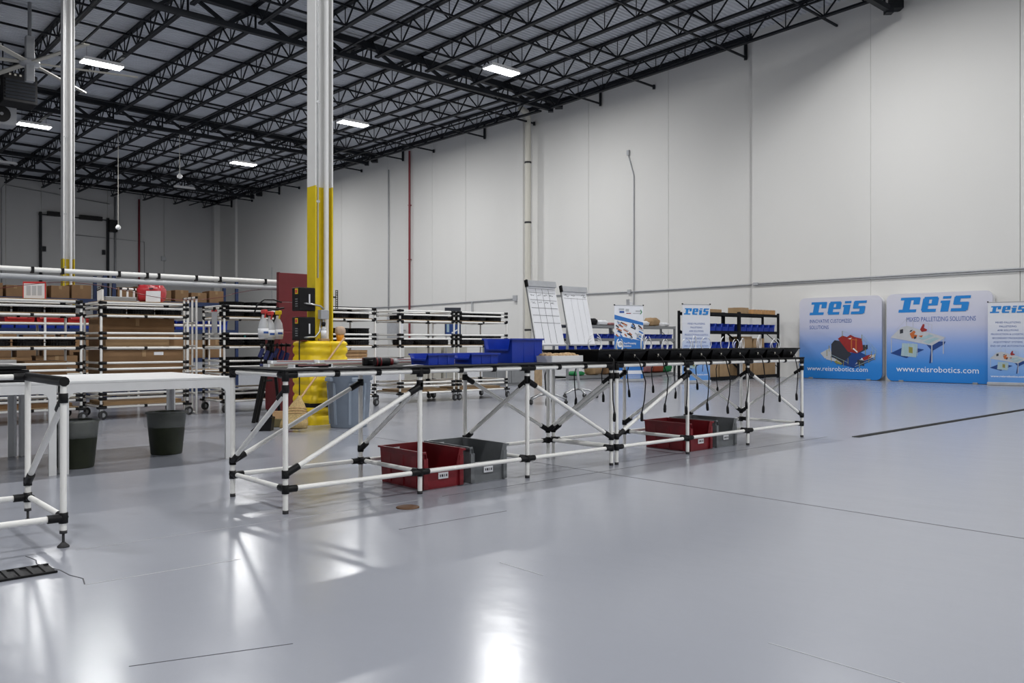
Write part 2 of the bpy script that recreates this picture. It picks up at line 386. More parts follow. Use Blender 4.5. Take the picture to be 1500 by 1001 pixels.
# --- pipes and conduits on the side wall
yp = atX(774.5, WX-.1)
t = thing('drain_pipe', 'thick cream roof drain pipe running down the long side wall', 'pipe', (WX-.1, yp, 0))
tube(t, 'pipe', (-.05, 0, 0), (-.05, 0, 10.0), .12, PIPEW, 16)
ob('elbow', path_me([(-.05, 0, 9.95), (-.06, 0, 10.1), (-.13, .02, 10.24), (-.27, .06, 10.32), (-.42, .1, 10.4)], .125, 14), PIPEW, t)
for z in (1.5, 5.8, 8.2): ob('pipe_clamp', lathe_me([(.135, 0), (.14, .01), (.14, .06), (.135, .07)], 16), RUBBER, t, (-.05, 0, z))
yp = atX(594, WX-.1)
t = thing('sprinkler_riser', 'thin dark red riser pipe on the long side wall', 'pipe', (WXF-.1, yp, 0))
tube(t, 'pipe', (0, 0, 0), (0, 0, 10.2), .05, REDP, 10)
for z in (2.4, 5, 7.6): box(t, 'bracket', (.02, 0, z), (.14, .14, .03), REDP)
def conduit(label, pts, r, m=GREYP, boxes=()):
    t = thing('conduit', label, 'conduit', (pts[0][0], pts[0][1], 0)); o = Vector((pts[0][0], pts[0][1], 0))
    ob('pipe', path_me([Vector(p)-o for p in pts], r), m, t)
    for c, s in boxes: box(t, 'conduit_box', Vector(c)-o, s, m)
XW = WX-.04; XWF = WXF-.04
zc = 2.86
cp = [(XW, -5, zc+.02), (XW, 4, zc), (XW, 10, zc), (XW, 14.35, zc)]; cq = [(XWF, 14.42, zc), (XWF, 19, zc-.01), (XWF, 23.5, zc+.02)]
conduit('long level grey conduit running along the side wall above the displays', cp, .024, GREYP, [((XW, atX(1103, XW)-.1, zc), (.05, .16, .08))])
conduit('level grey conduit on the side wall between the black racks and the drain pipe', cq, .024, GREYP, [((XWF-.01, 19.5, zc), (.06, .14, .14))])
conduit('second thin conduit just below the long wall conduit', [(a, b, c-.05) for a, b, c in cp], .014, GREYP)
conduit('level grey conduit on the side wall beyond the drain pipe', [(XWF, 25.45, zc-.02), (XWF, 33, zc-.08), (XWF, 42, zc-.04)], .024, GREYP, [((XWF-.03, 25.55, zc), (.1, .25, .22))])
conduit('upright conduit with a bent top on the side wall behind the blue banner', [(XWF, 19.55, 7.75), (XWF, 19.45, 7.45), (XWF, 19.3, 7.0), (XWF, 19.3, 3), (XWF, 19.3, .9)], .02, GREYP, [((XWF-.01, 19.55, 7.85), (.06, .1, .18))])
conduit('upright grey conduit beside the red riser pipe', [(XWF, atX(569, XWF), 9.6), (XWF, atX(569, XWF), 1.9)], .03, GREYP)
conduit('pale upright wall conduit far along the side wall', [(XWF, atX(398, XWF), 5.6), (XWF, atX(398, XWF), 1)], .02, GREYP)
# --- end wall: tall lift door, pipes
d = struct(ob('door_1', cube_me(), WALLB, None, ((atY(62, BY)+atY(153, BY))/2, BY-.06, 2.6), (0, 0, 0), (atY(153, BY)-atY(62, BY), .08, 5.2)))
def dc_(nm, c, s, m): child_world(box(None, nm, c, s, m), d)
for px in (58.5, 157): dc_('track', (atY(px, BY), BY-.12, 4.4), (.13, .16, 8.8), STEEL)
for p0, p1, py in ((68, 86, 314), (115, 148, 320)):
    xa, xb = atY(p0, BY), atY(p1, BY); zz = zat(py, (xa+xb)/2, BY); dc_('spring', ((xa+xb)/2, BY-.2, zz), (xb-xa, .22, .26), BLACK)
dc_('shaft', ((atY(58, BY)+atY(157, BY))/2, BY-.2, 8.65), (4, .06, .06), STEEL)
for px, py in ((64, 365), (151, 370)): dc_('latch', (atY(px, BY), BY-.12, zat(py, atY(px, BY), BY)), (.18, .1, .3), STEEL)
for z in (1.3, 2.6, 3.9): dc_('panel_seam', (d.location.x, BY-.101, z), (d.scale.x, .006, .03), GREYM)
for px, top, m, lab in ((168, 10.2, GREYM, 'dark upright conduit beside the lift door on the end wall'), (203, 10.2, REDP, 'dark red riser pipe on the end wall')):
    conduit(lab, [(atY(px, BY), BY-.08, top), (atY(px, BY), BY-.08, .5)], .06, m)
xo = atY(163.5, BY); tag(boxr(None, 'door_motor', (xo, BY-.2, zat(332, xo, BY)), (.5, .4, .75), BLACK, .04), 'dark door motor box beside the lift door on the end wall', 'motor')
conduit('thin looped conduit above the lift door on the end wall', [(atY(2, BY), BY-.06, 1), (atY(2, BY), BY-.06, 10.0), (atY(6, BY), BY-.06, 10.2), (atY(160, BY), BY-.06, 9.7)], .025, GREYM)
conduit('thin conduit stepping down the end wall beside the dark red riser', [(atY(111, BY), BY-.05, 7.6), (atY(211, BY), BY-.05, 7.5), (atY(212, BY), BY-.05, .6)], .022, GREYM)
tag(boxr(None, 'wall_box', (atY(239, BY), BY-.07, zat(379, atY(239, BY), BY)), (.3, .14, .3), GREYP, .02), 'small grey outlet box alone on the end wall', 'outlet')
# hanging sensors
for px, ytop, ybot, Y, lab in ((173, 255, 333, 40, 'white sensor hanging low on a thin cord before the lift door'), (263, 210, 258, 37, 'white sensor hanging on a thin cord high under the far joists')):
    x = atY(px, Y); zb_ = zat(ybot, x, Y)
    t = thing('hanging_sensor', lab, 'sensor', (x, Y, zb_))
    tube(t, 'cord', (0, 0, .05), (0, 0, zr(x, Y)-zb_), .012, PIPEW, 6); ob('sensor_head', lathe_me([(0, -.12), (.1, -.08), (.12, 0), (.05, .1), (0, .12)], 12), STEELW, t)
# ceiling fan, unit heaters
FX, FY, FZ = 5.75, 27.2, 9.1
t = thing('ceiling_fan', 'large pale ceiling fan with long narrow blades', 'fan', (FX, FY, FZ))
boxr(t, 'motor_post', (0, 0, .1), (.22, .22, 1.3), GREYP, .02); tube(t, 'down_rod', (0, 0, .7), (0, 0, zr(FX, FY)-FZ), .05, GREYM, 8)
ob('hub', lathe_me([(0, -.1), (.25, -.08), (.28, 0), (.25, .08), (0, .1)], 16), GREYP, t)
for k in range(6):
    a_ = math.radians(46+60*k); box(t, 'blade', (1.5*math.cos(a_), 1.5*math.sin(a_), 0), (2.7, .17, .03), BEIGE, (.12, 0, a_))
HX, HY, HZ = 6.3, 31.5, 9.35
t = thing('unit_heater', 'dark boxy unit heater with louvres hung under the roof', 'heater', (HX, HY, HZ))
boxr(t, 'casing', (0, 0, 0), (1.0, .9, .95), BLACKM, .03)
for k in range(6): box(t, 'louvre', (0, -.47, -.33+k*.11), (.86, .04, .07), STEEL, (.5, 0, 0))
for k in range(5): box(t, 'indicator_slot', (-.3+k*.15, -.46, .4), (.06, .02, .06), BEIGE)
box(t, 'data_plate', (-.51, .1, .2), (.01, .3, .2), PAPER)
for sx in (-1, 1): tube(t, 'hanger', (sx*.42, 0, .45), (sx*.42, 0, zr(HX, HY)-HZ), .02, STEEL, 6)
HX, HY, HZ = 6.15, 36.2, 9.55
t = thing('fan_coil_unit', 'pale twin fan coil unit with round black fans under the roof', 'heater', (HX, HY, HZ))
boxr(t, 'casing', (0, 0, 0), (2.0, .7, .75), GREYP, .03)
for sx in (-.5, .5):
    tube(t, 'fan_ring', (sx, -.34, 0), (sx, -.39, 0), .3, BLACK, 20); tube(t, 'fan_hub', (sx, -.38, 0), (sx, -.42, 0), .06, GREYM, 10)
for sx in (-1, 1): tube(t, 'hanger', (sx*.8, 0, .3), (sx*.8, 0, zr(HX, HY)-HZ), .02, STEEL, 6)
# ================================================================ tube benches
R = .0165
def sleeve(p, a, d, L=.075, r=.0225, m=None):     # black joint sleeve starting at a along d
    d = Vector(d).normalized(); a = Vector(a); tube(p, 'connector', a-d*.012, a+d*L, r, m or BLACK, 10)
def clampv(p, x, y, z, h=.055): tube(p, 'connector', (x, y, z-h/2), (x, y, z+h/2), .0235, BLACK, 10)
def rail(p, a, b, nm='rail', s0=1, s1=1, mt=None):
    a = Vector(a); b = Vector(b); tube(p, nm, a, b, R, mt or WHITE)
    if s0: sleeve(p, a, b-a)
    if s1: sleeve(p, b, a-b)
def bench(label, x0, L=3.04, W=.78, top=True, level=False, flip=False):
    t = thing('tube_workbench', label, 'workbench', (x0, 4.8, 0))
    zt, zb = .862, .152; xs = [0, 1.02, 2.05, L]
    if flip: xs = [L-x for x in reversed(xs)]
    for x in xs:
        for y in (0, W):
            z0 = .075 if level else .014
            tube(t, 'leg', (x, y, z0), (x, y, zt), R, WHITE)
            if level:
                tube(t, 'foot_screw', (x, y, .014), (x, y, z0+.01), .007, RUBBER, 8)
                ob('levelling_foot', lathe_me([(.03, 0), (.03, .006), (.016, .018), (.01, .026), (0, .026)], 14), RUBBER, t, (x, y, 0))
                tube(t, 'foot_collar', (x, y, z0-.004), (x, y, z0+.012), .019, RUBBER, 10)
            else: tube(t, 'foot_cap', (x, y, 0), (x, y, .022), .0185, RUBBER, 10)
            clampv(t, x, y, zb); 
            if top: clampv(t, x, y, zt-.01, .06)
        rail(t, (x, 0, zb+.004), (x, W, zb+.004), 'cross_rail')
        if top and (x in (xs[0], xs[-1])): rail(t, (x, 0, zt), (x, W, zt), 'cross_rail')
        # side brace from the front leg top to the rear leg foot
        tube(t, 'brace', (x, .03, .735), (x, W-.03, .27), R, WHITE)
        sleeve(t, (x, 0, .765), (0, .78, -.5), .1); sleeve(t, (x, W, .24), (0, -.78, .5), .1)
        clampv(t, x, 0, .775, .05); clampv(t, x, W, .245, .05)
    for y in (0, W):
        for k in range(3):
            rail(t, (xs[k], y, zb), (xs[k+1], y, zb), 'lower_rail')
            if top or y > 0:
                rail(t, (xs[k], y, zt), (xs[k+1], y, zt), 'upper_rail')
                for q in (.35, .66): tube(t, 'clip', (xs[k]+q*(xs[k+1]-xs[k])-.018, y, zt), (xs[k]+q*(xs[k+1]-xs[k])+.018, y, zt), .0225, BLACK, 10)
        for (xa, za, xb, zc_) in (() if level else ((xs[0], .245, xs[1], .755), (xs[2], .765, xs[3], .245))):
            a = Vector((xa, y, za)); b = Vector((xb, y, zc_)); dd = (b-a).normalized()
            tube(t, 'brace', a+dd*.05, b-dd*.05, R, WHITE); sleeve(t, a, dd, .1); sleeve(t, b, -dd, .1); clampv(t, xa, y, za, .05); clampv(t, xb, y, zc_, .05)
    if top: boxr(t, 'tabletop', (L/2, W/2, .888), (L+.04, W+.05, .014), BLACKM, .004)
    else: tube(t, 'end_sleeve', (xs[-1], -.02, zt), (xs[-1], W+.02, zt), .026, BLACK, 10)
    return t
bench('white tube workbench with black top carrying the blue bins and white tray', 2.42)
bench('white tube workbench with black top carrying the row of black trays and dangling cords', 5.53, 3.14)
bench('white tube bench frame on levelling feet without a top beside the floor grate', -1.87, top=False, level=True)
ZT = .895
# --- open front stacking bins under the benches
def hopper_me(w, d, h, t=.008, lip=.56, cut=.14, sb=.94):
    # tapered box with a dipped front, walls with thickness
    def ring(s, z, inset): return [(-w/2*s+inset, -d/2*s+inset, z), (w/2*s-inset, -d/2*s+inset, z), (w/2*s-inset, d/2*s-inset, z), (-w/2*s+inset, d/2*s-inset, z)]
    bm = bmesh.new()
    zf = h*lip
    def q(*ps): bm.faces.new([bm.verts.new(p) for p in ps])
    def P(x, y, z, ins):            # point of the outer (ins=0) or inner wall at fractions
        s = sb+(1-sb)*z/h; return (x*(w/2*s-ins), y*(d/2*s-ins), z)
    xc = 1-cut; xc2 = 1-cut*1.9
    for ins, fl_ in ((0, 1), (t, 0)):
        z0 = 0 if ins == 0 else t
        for (xa, ya, xb, yb) in ((1, -1, 1, 1), (1, 1, -1, 1), (-1, 1, -1, -1)):
            q(P(xa, ya, z0, ins), P(xb, yb, z0, ins), P(xb, yb, h, ins), P(xa, ya, h, ins))
        fr = [(-1, z0), (1, z0), (1, h), (xc, h), (xc2, zf), (-xc2, zf), (-xc, h), (-1, h)]
        for a_, b_, c_, d_ in ((0, 1, 4, 5), (1, 2, 3, 4), (0, 5, 6, 7)): q(*[P(fr[i][0], -1, fr[i][1], ins) for i in (a_, b_, c_, d_)])
        q(P(-1, -1, z0, ins), P(1, -1, z0, ins), P(1, 1, z0, ins), P(-1, 1, z0, ins))
    # rim, slightly proud
    path = [(1, -1, h), (1, 1, h), (-1, 1, h), (-1, -1, h), (-xc, -1, h), (-xc2, -1, zf), (xc2, -1, zf), (xc, -1, h)]
    for i in range(len(path)):
        a_ = path[i]; b_ = path[(i+1) % len(path)]
        q(P(*a_, -.012), P(*b_, -.012), P(*b_, t), P(*a_, t))
        q(P(*a_, -.012), P(*b_, -.012), tuple(Vector(P(*b_, -.012))-Vector((0, 0, .014))), tuple(Vector(P(*a_, -.012))-Vector((0, 0, .014))))
    bmesh.ops.remove_doubles(bm, verts=bm.verts, dist=1e-5); bmesh.ops.recalc_face_normals(bm, faces=bm.faces)
    return bm_mesh('bin', bm)
def hopper(label, x, y, m, w=.37, d=.56, h=.275, rz=0, group=None, tagm=True, z=0, name='stacking_bin'):
    t = thing(name, label, 'bin', (x, y, z), rz, group)
    ob('shell', hopper_me(w, d, h, sb=.945 if tagm else .965), m, t)
    if tagm:
        for sx in (-1, 1):
            box(t, 'corner_rib', (sx*w*.44, -d/2*.955-.004, h*.42), (.035, .03, h*.8), m)
        for sy in (-.3, 0, .3): box(t, 'side_rib', (-w/2*.955-.002, sy*d, h*.45), (.012, .06, h*.8), m)
        lb = box(t, 'paper_label', (0, -d/2*.94-.012, h*.33), (.09, .003, .045), PAPER)
        for k, ww in enumerate((.012, .02, .008, .014)): box(t, 'print_mark', (-.028+k*.019, -d/2*.94-.0145, h*.33), (ww*.7, .001, .018), INK)
        box(t, 'paper_label', (-w*.17, d/2*.955-.012, h*.83), (.08, .003, .05), PAPER)
    return t
hopper('dark red open front bin under the bench of blue bins', 3.71, 5.16, REDB)
hopper('grey open front bin under the bench of blue bins', 4.15, 5.17, GREYB)
hopper('dark red open front bin under the bench with dangling cords', 6.87, 5.15, REDB)
hopper('grey open front bin under the bench with dangling cords', 7.33, 5.17, GREYB)
# --- on the benches
def bluebin(label, x, y, w, d, h, rz):
    t = hopper(label, x, y, BLUEB, w, d, h, rz, None, False, ZT, 'blue_bin')
    for s in (-1, 1):
        box(t, 'side_rib', (s*(w/2*.965+.002), -.1*d, h*.45), (.006, .02, h*.8), BLUEB); box(t, 'side_rib', (s*(w/2*.965+.002), .25*d, h*.45), (.006, .02, h*.8), BLUEB)
    box(t, 'back_rib', (0, d/2*.965+.002, h*.5), (w*.5, .008, h*.2), BLUEB)
    return t
bluebin('small low blue bin next to the cordless drill', 3.79, 5.12, .2, .27, .085, math.radians(-84))
bluebin('small low blue bin beside the large blue bin', 4.2, 5.1, .2, .29, .085, math.radians(-86))
bluebin('large tall blue bin next to the white tray', 4.72, 5.24, .30, .42, .2, math.radians(-80))
t = thing('parts_tray', 'white shallow tray holding rows of tan blocks', 'tray', (5.06, 5.06, ZT))
pts = [(-.18, 0), (.18, 0), (.19, .055), (.175, .055), (.168, .012), (-.168, .012), (-.175, .055), (-.19, .055)]
ob('tray_body', prism_me(pts, -.12, .12), PAPER, t)
for s in (-1, 1): box(t, 'tray_end', (0, s*.122, .03), (.372, .012, .052), PAPER)
for i in range(8):
    for j in range(4):
        bb = ob('tan_block', rbox_me(.038, .05, .05, .012), BREAD, None, (5.06-.148+i*.042, 5.06-.085+j*.057, ZT+.012+.026+random.uniform(0, .018)), (0, 0, random.uniform(-.15, .15)))
        tag(bb, 'small rough tan block standing in the white tray', 'block', 'tan blocks in the white tray')
# black trays in a row with cords
def tray_me(w, d, h):
    bm = bmesh.new()
    def q(*ps): bm.faces.new([bm.verts.new(p) for p in ps])
    def rg(s, z): return [(-w/2*s, -d/2*s, z), (w/2*s, -d/2*s, z), (w/2*s, d/2*s, z), (-w/2*s, d/2*s, z)]
    A, B, C, D, E2 = rg(.74, 0), rg(.97, h*.85), rg(1.04, h*.9), rg(.95, h), rg(.72, .008)
    C2 = rg(1.04, h)
    for a_, b_ in ((A, B), (B, C), (C, C2), (C2, D), (D, E2)):
        for i in range(4): q(a_[i], a_[(i+1) % 4], b_[(i+1) % 4], b_[i])
    q(*A); q(*E2)
    bmesh.ops.remove_doubles(bm, verts=bm.verts, dist=1e-5); bmesh.ops.recalc_face_normals(bm, faces=bm.faces); return bm_mesh('tray', bm)
TR = tray_me(.315, .4, .105); TR2 = tray_me(.3, .3, .1)
lens = [.44, .46, .40, .44, .42, .47, .44, .50, .40, .40]
ORD = ['first', 'second', 'third', 'fourth', 'fifth', 'sixth', 'seventh', 'eighth', 'ninth', 'tenth']
def cordpart(t, y0, z1, sw, coil):
    c = ob('power_cord', path_me([(-.02, y0+.055, .07), (-.02, y0+.02, .055), (-.02, y0-.045, .02), (-.02+sw*.3, y0-.06, -.06), (sw, y0-.06, z1*.4), (sw*.8, y0-.055, z1*.75), (sw*.3, y0-.05, z1)], .0055), BLACK, t)
    ob('plug', lathe_me([(0, -.075), (.012, -.072), (.0145, -.05), (.013, -.01), (.007, .01), (0, .012)], 10), BLACK, c, (sw*.3, y0-.05, z1), (0, random.uniform(-.12, .12), 0))
    if coil:
        tilt = random.uniform(-.5, .5); rr = random.uniform(.055, .085)
        loop = [(rr*math.sin(a_)*math.cos(tilt)+.01, y0+.2+rr*math.sin(a_)*math.sin(tilt), .09+rr*.9-rr*1.05*math.cos(a_)) for a_ in [i*math.pi/8 for i in range(-7, 8)]]
        ob('white_coil', path_me(loop, .0045), PAPER, c)
        if random.random() < .75: ob('white_coil', path_me([(a_+.05, b_+.05, z*.88) for a_, b_, z in loop], .004), PAPER, c)
for k in range(10):
    x = 5.46+k*.333
    t = thing('black_tray', ORD[k]+' black tapered tray from the white parts tray, front row, with dangling cord', 'tray', (x, 5.0, ZT), 0, 'black trays in the front row on the bench')
    ob('tray_body', TR, BLACK, t); tube(t, 'cord_clip', (-.02, -.2, .035), (-.02, -.2, .062), .006, BEIGE, 6)
    cordpart(t, -.2, -lens[k], [-.05, .06, .05, .01, .02, .05, .05, .02, -.03, .02][k], True)
for k in range(8):
    t = thing('black_tray', ORD[k]+' black tapered tray from the white parts tray in the rear row', 'tray', (5.5+.395*k, 5.4, ZT), math.pi, 'black trays in the rear row on the bench')
    ob('tray_body', TR2, BLACK, t); cordpart(t, -.18, [-.36, -.38, -.36, -.33, -.3, -.38, -.3, -.36][k], .02, k % 2)
# flat lamp parts laid on the bench
for k, (px, y, L, z, m, rz) in enumerate([(425, 5.36, .36, 0, PIPEW, .05), (430, 5.4, .34, .022, PGREY, -.08), (500, 5.3, .5, 0, PIPEW, .02), (505, 5.34, .46, .022, PGREY, .0),
                                   (575, 5.42, .42, 0, PIPEW, -.03), (598, 5.45, .46, .022, PGREY, .04), (455, 5.14, .3, 0, BLACK, .1), (655, 5.45, .4, 0, GREYP, .05)]):
    t = thing('flat_fixture', ['pale', 'thin grey', 'long pale', 'long grey', 'slim pale', 'slim grey', 'black', 'broad grey'][k]+' flat channel laid on the bench near the '+['bench corner', 'bench corner on top', 'drill', 'drill on top', 'small bins', 'small bins on top', 'front of the stack', 'large bin'][k], 'channel', (atY(px, y), y, ZT+z), rz)
    ob('channel', prism_me([(-.03, 0), (.03, 0), (.035, .02), (.029, .02), (.026, .006), (-.026, .006), (-.029, .02), (-.035, .02)], -L/2, L/2), m, t, (0, 0, 0), (0, 0, math.pi/2))
    for s in (-1, 1): box(t, 'end_cap', (s*L/2, 0, .011), (.012, .07, .021), PAPER)
    box(t, 'light_strip', (0, 0, .009), (L*.92, .03, .005), PAPER); box(t, 'red_stripe', (0, -.0345, .015), (L*.8, .002, .006), PINK)
for k, (px, y) in enumerate([(432, 5.0), (455, 5.02), (492, 4.98), (512, 5.0), (600, 4.95), (610, 5.05)]):
    s_ = thing('paper_slip', 'small white paper slip lying on the black bench top', 'paper', (atY(px, y), y, ZT), random.uniform(-.4, .4), 'paper slips on the black bench top')
    v = [(-.05, -.014, .0005), (.0, -.015, .003), (.05, -.014, .001), (.05, .014, .001), (0, .015, .004), (-.05, .014, .0005)]
    ob('slip', me_from('slip', v+[(a_, b_, c_+.0012) for a_, b_, c_ in v], [(5, 4, 1, 0), (4, 3, 2, 1), (6, 7, 10, 11), (7, 8, 9, 10), (0, 1, 7, 6), (1, 2, 8, 7), (2, 3, 9, 8), (3, 4, 10, 9), (4, 5, 11, 10), (5, 0, 6, 11)]), PAPER, s_)
dr = thing('cordless_drill', 'black and red cordless drill lying on the bench', 'drill', (atY(560, 5.0), 5.0, ZT), -.15)
tube(dr, 'motor_housing', (-.06, 0, .032), (.05, 0, .032), .031, BLACK, 14); tube(dr, 'gear_collar', (.05, 0, .032), (.075, 0, .032), .026, REDC, 14)
ob('chuck', lathe_me([(.02, 0), (.02, .03), (.012, .05), (0, .052)], 12), GREYM, dr, (.075, 0, .032), (0, math.pi/2, 0))
tube(dr, 'red_band', (-.025, 0, .032), (-.015, 0, .032), .0325, REDC, 14); tube(dr, 'red_band', (-.055, 0, .032), (-.045, 0, .032), .0325, REDC, 14)
boxr(dr, 'grip', (-.03, .075, .025), (.04, .11, .036), BLACK, .01, (0, 0, .15)); boxr(dr, 'battery', (-.03, .145, .032), (.11, .05, .06), BLACK, .01); boxr(dr, 'battery_stripe', (-.03, .145, .05), (.112, .02, .012), REDC, .003)
# ================================================================ white steel tables at the left
def white_table(label, x0, x1, y0=7.4, y1=8.9, h=.75):
    t = thing('steel_table', label, 'table', (x0, y0, 0)); L = x1-x0; W = y1-y0; a = .055
    boxr(t, 'tabletop', (L/2, W/2, h-.012), (L, W, .024), TABLEW, .005)
    for y in (.012, W-.012):          # front and rear frames: apron with rounded inner corners and two legs
        o = [(0, 0), (a, 0), (a, h-.14), (a+.012, h-.115), (a+.035, h-.1), (a+.06, h-.095), (L-a-.06, h-.095), (L-a-.035, h-.1), (L-a-.012, h-.115), (L-a, h-.14), (L-a, 0), (L, 0), (L, h-.024), (0, h-.024)]
        ob('leg_frame', prism_me(o, y-.012, y+.012), TABLEW, t)
    for x in (.006, L-.006):
        for y in (a, W-a): box(t, 'leg_flange', (x, y, (h-.03)/2), (.012, 2*a-.02, h-.04), TABLEW)
        box(t, 'side_apron', (x, W/2, h-.06), (.012, W-.04, .072), TABLEW)
    return t
white_table('white steel table with rounded inner leg corners over two waste bins', 1.79, 3.2)
white_table('white steel table carrying the stacked black trays', .2, 1.755)
def wbin(label, x, y, rz=0):
    t = thing('waste_bin', label, 'waste bin', (x, y, 0), rz)
    ob('bin_body', lathe_me([(.135, 0), (.142, .01), (.178, .385), (.187, .387), (.187, .4), (.172, .4), (.138, .02), (0, .02)], 28), GREENB, t)
    w_ = lambda i, k, n: 1+.025*math.sin(k*1.9+i)+.02*math.sin(k*3.1+2*i)
    ob('clear_liner', lathe_me([(.166, .3), (.172, .396), (.182, .412), (.197, .403), (.199, .36), (.2, .3), (.196, .26)], 28, True, w_), LINER, t)
    return t
bpx = G(245, 667); wbin('dark green waste bin with a clear liner beneath the white table middle', 2.88, 8.15)
wbin('dark green waste bin with a clear liner beside the white table legs', 1.99, 7.77, 1)
# black stack on the rear table
t = thing('tray_stack', 'stack of flat black trays on the white steel table', 'tray', (1.0, 7.78, .75))
for k in range(4): boxr(t, 'flat_tray', (-.05+random.uniform(-.02, .02), random.uniform(-.02, .02), .017+k*.033), (1.5-.1*k, .62, .028), BLACK, .006)
def rib_me(r, h, n=36, amp=.05):
    return lathe_me([(r*.92, 0), (r, .004), (r, h*.75), (r*1.06, h*.78), (r*1.06, h), (r*.9, h), (r*.85, h*.3), (0, h*.3)], n*2, False, lambda i, k, nn: 1-(amp if (k % 2 and i in (1, 2)) else 0))
tag(ob('ribbed_tub', rib_me(.13, .17, 10, .1), BLACK, None, (.98, 7.8, .882)), 'tall black ribbed tub on the stack of black trays', 'tub')
t = thing('power_strip', 'black multi outlet strip lying on the white steel table', 'power strip', (.75, 7.46, .75))
boxr(t, 'strip_body', (0, 0, .02), (.6, .05, .04), BLACK, .006)
for k in range(9): box(t, 'outlet', (-.25+k*.055, -.026, .022), (.03, .004, .022), GREYM)
ob('switch_knob', lathe_me([(.012, 0), (.014, .02), (0, .024)], 12), BLACK, t, (.31, -.005, .04))
# ================================================================ around the yellow column
def sq_ring(sx, sy, r, n=5):
    pts = []
    for cx_, cy_, a0 in ((sx-r, sy-r, 0), (-sx+r, sy-r, 90), (-sx+r, -sy+r, 180), (sx-r, -sy+r, 270)):
        for k in range(n+1):
            a_ = math.radians(a0+90*k/n); pts.append((cx_+r*math.cos(a_), cy_+r*math.sin(a_)))
    return pts
def guard_half(sgn):
    prof = [(0, .0), (.04, 0), (.115, 0), (.125, -.02), (.155, -.02), (.165, 0)]
    z = .165; 
    while z < 1.0:
        prof += [(z+.02, 0), (z+.05, -.004), (z+.078, -.02), (z+.098, -.02), (z+.12, -.004)]; z += .128
    prof = [p for p in prof if p[0] < 1.02]+[(1.03, 0), (1.06, -.012), (1.075, -.04)]
    base = sq_ring(.29, .29, .11)
    half = [p for p in base if p[0]*sgn >= .0]
    half.sort(key=lambda p: math.atan2(p[1], p[0]*sgn))
    half = [(.008*sgn, -.29)]+half+[(.008*sgn, .29)]
    v = []; f = []; n = len(half)
    for z, ins in prof:
        s = (.29+ins)/.29
        for i, (x, y) in enumerate(half): v.append((x if i in (0, n-1) else x*s, y*s, z))
    m_ = len(prof)
    for i in range(m_-1):
        for k in range(n-1): f.append((i*n+k, i*n+k+1, (i+1)*n+k+1, (i+1)*n+k))
    # inner wall around the column and top
    b = len(v); inner = [(.008*sgn, -.17), (.17*sgn, -.17), (.17*sgn, .17), (.008*sgn, .17)]
    for z in (0, 1.075):
        for x, y in inner: v.append((x, y, z))
    for k in range(3): f.append((b+k, b+k+1, b+5+k, b+4+k))
    top = [(m_-1)*n+k for k in range(n)]; f.append(tuple(top)+(b+7, b+6, b+5, b+4))
    for e, ib in ((0, 0), (n-1, 3)): f.append(tuple(i*n+e for i in range(m_))+(b+4+ib, b+ib))
    m = me_from('guard_half', v, f); bm = bmesh.new(); bm.from_mesh(m); bmesh.ops.recalc_face_normals(bm, faces=bm.faces)
    bmesh.ops.triangulate(bm, faces=[q for q in bm.faces if len(q.verts) > 4]); bm.to_mesh(m); bm.free()
    for p in m.polygons: p.use_smooth = True
    return m
t = thing('column_guard', 'ribbed yellow plastic guard wrapped round the column foot', 'column guard', (5.48, 9.89, 0))
for s in (-1, 1): ob('guard_half', guard_half(s), GUARD, t)
ob('strap', me_from('strap', [(x*1.003, y*1.003, z) for z in (.225, .28) for x, y in sq_ring(.281, .281, .11)], [(k, (k+1) % 24, 24+(k+1) % 24, 24+k) for k in range(24)]), BLACK, t)
# chargers on the column
for z, lab in ((1.615, 'upper black charger box on the yellow column'), (1.235, 'lower black charger box on the yellow column')):
    t = thing('charger_box', lab, 'charger', (5.225, 9.86, z-.15))
    boxr(t, 'case', (0, 0, .15), (.23, .2, .3), BLACK, .012); box(t, 'white_label', (.03, -.1015, .15), (.02, .003, .13), PAPER)
    boxr(t, 'red_switch', (-.118, -.03, .25), (.01, .05, .045), REDF, .003); boxr(t, 'yellow_plate', (-.1165, -.03, .25), (.006, .075, .07), YELLOW, .002)
    for k in range(4): box(t, 'socket_slot', (-.1165, -.03, .06+k*.03), (.004, .06, .012), GREYM)
ob('lead', path_me([(5.13, 9.79, 1.12), (5.09, 9.72, .95), (5.06, 9.66, .75), (5.03, 9.6, .5), (5.0, 9.55, .02)], .008), BLACK); tag(bpy.data.objects['lead'], 'dark lead hanging down beside the ribbed yellow guard', 'cord')
# perforated strip on column
t = thing('perforated_strip', 'black perforated metal strip standing off the column', 'bracket', (5.68, 9.86, 1.52)); 
box(t, 'arm', (-.03, 0, .14), (.08, .012, .02), BLACK)
for s in (-1, 1): box(t, 'side_bar', (s*.014+.03, 0, .11), (.007, .01, .25), BLACK)
for k in range(9): box(t, 'rung', (.03, 0, -.01+k*.03), (.03, .01, .009), BLACK)
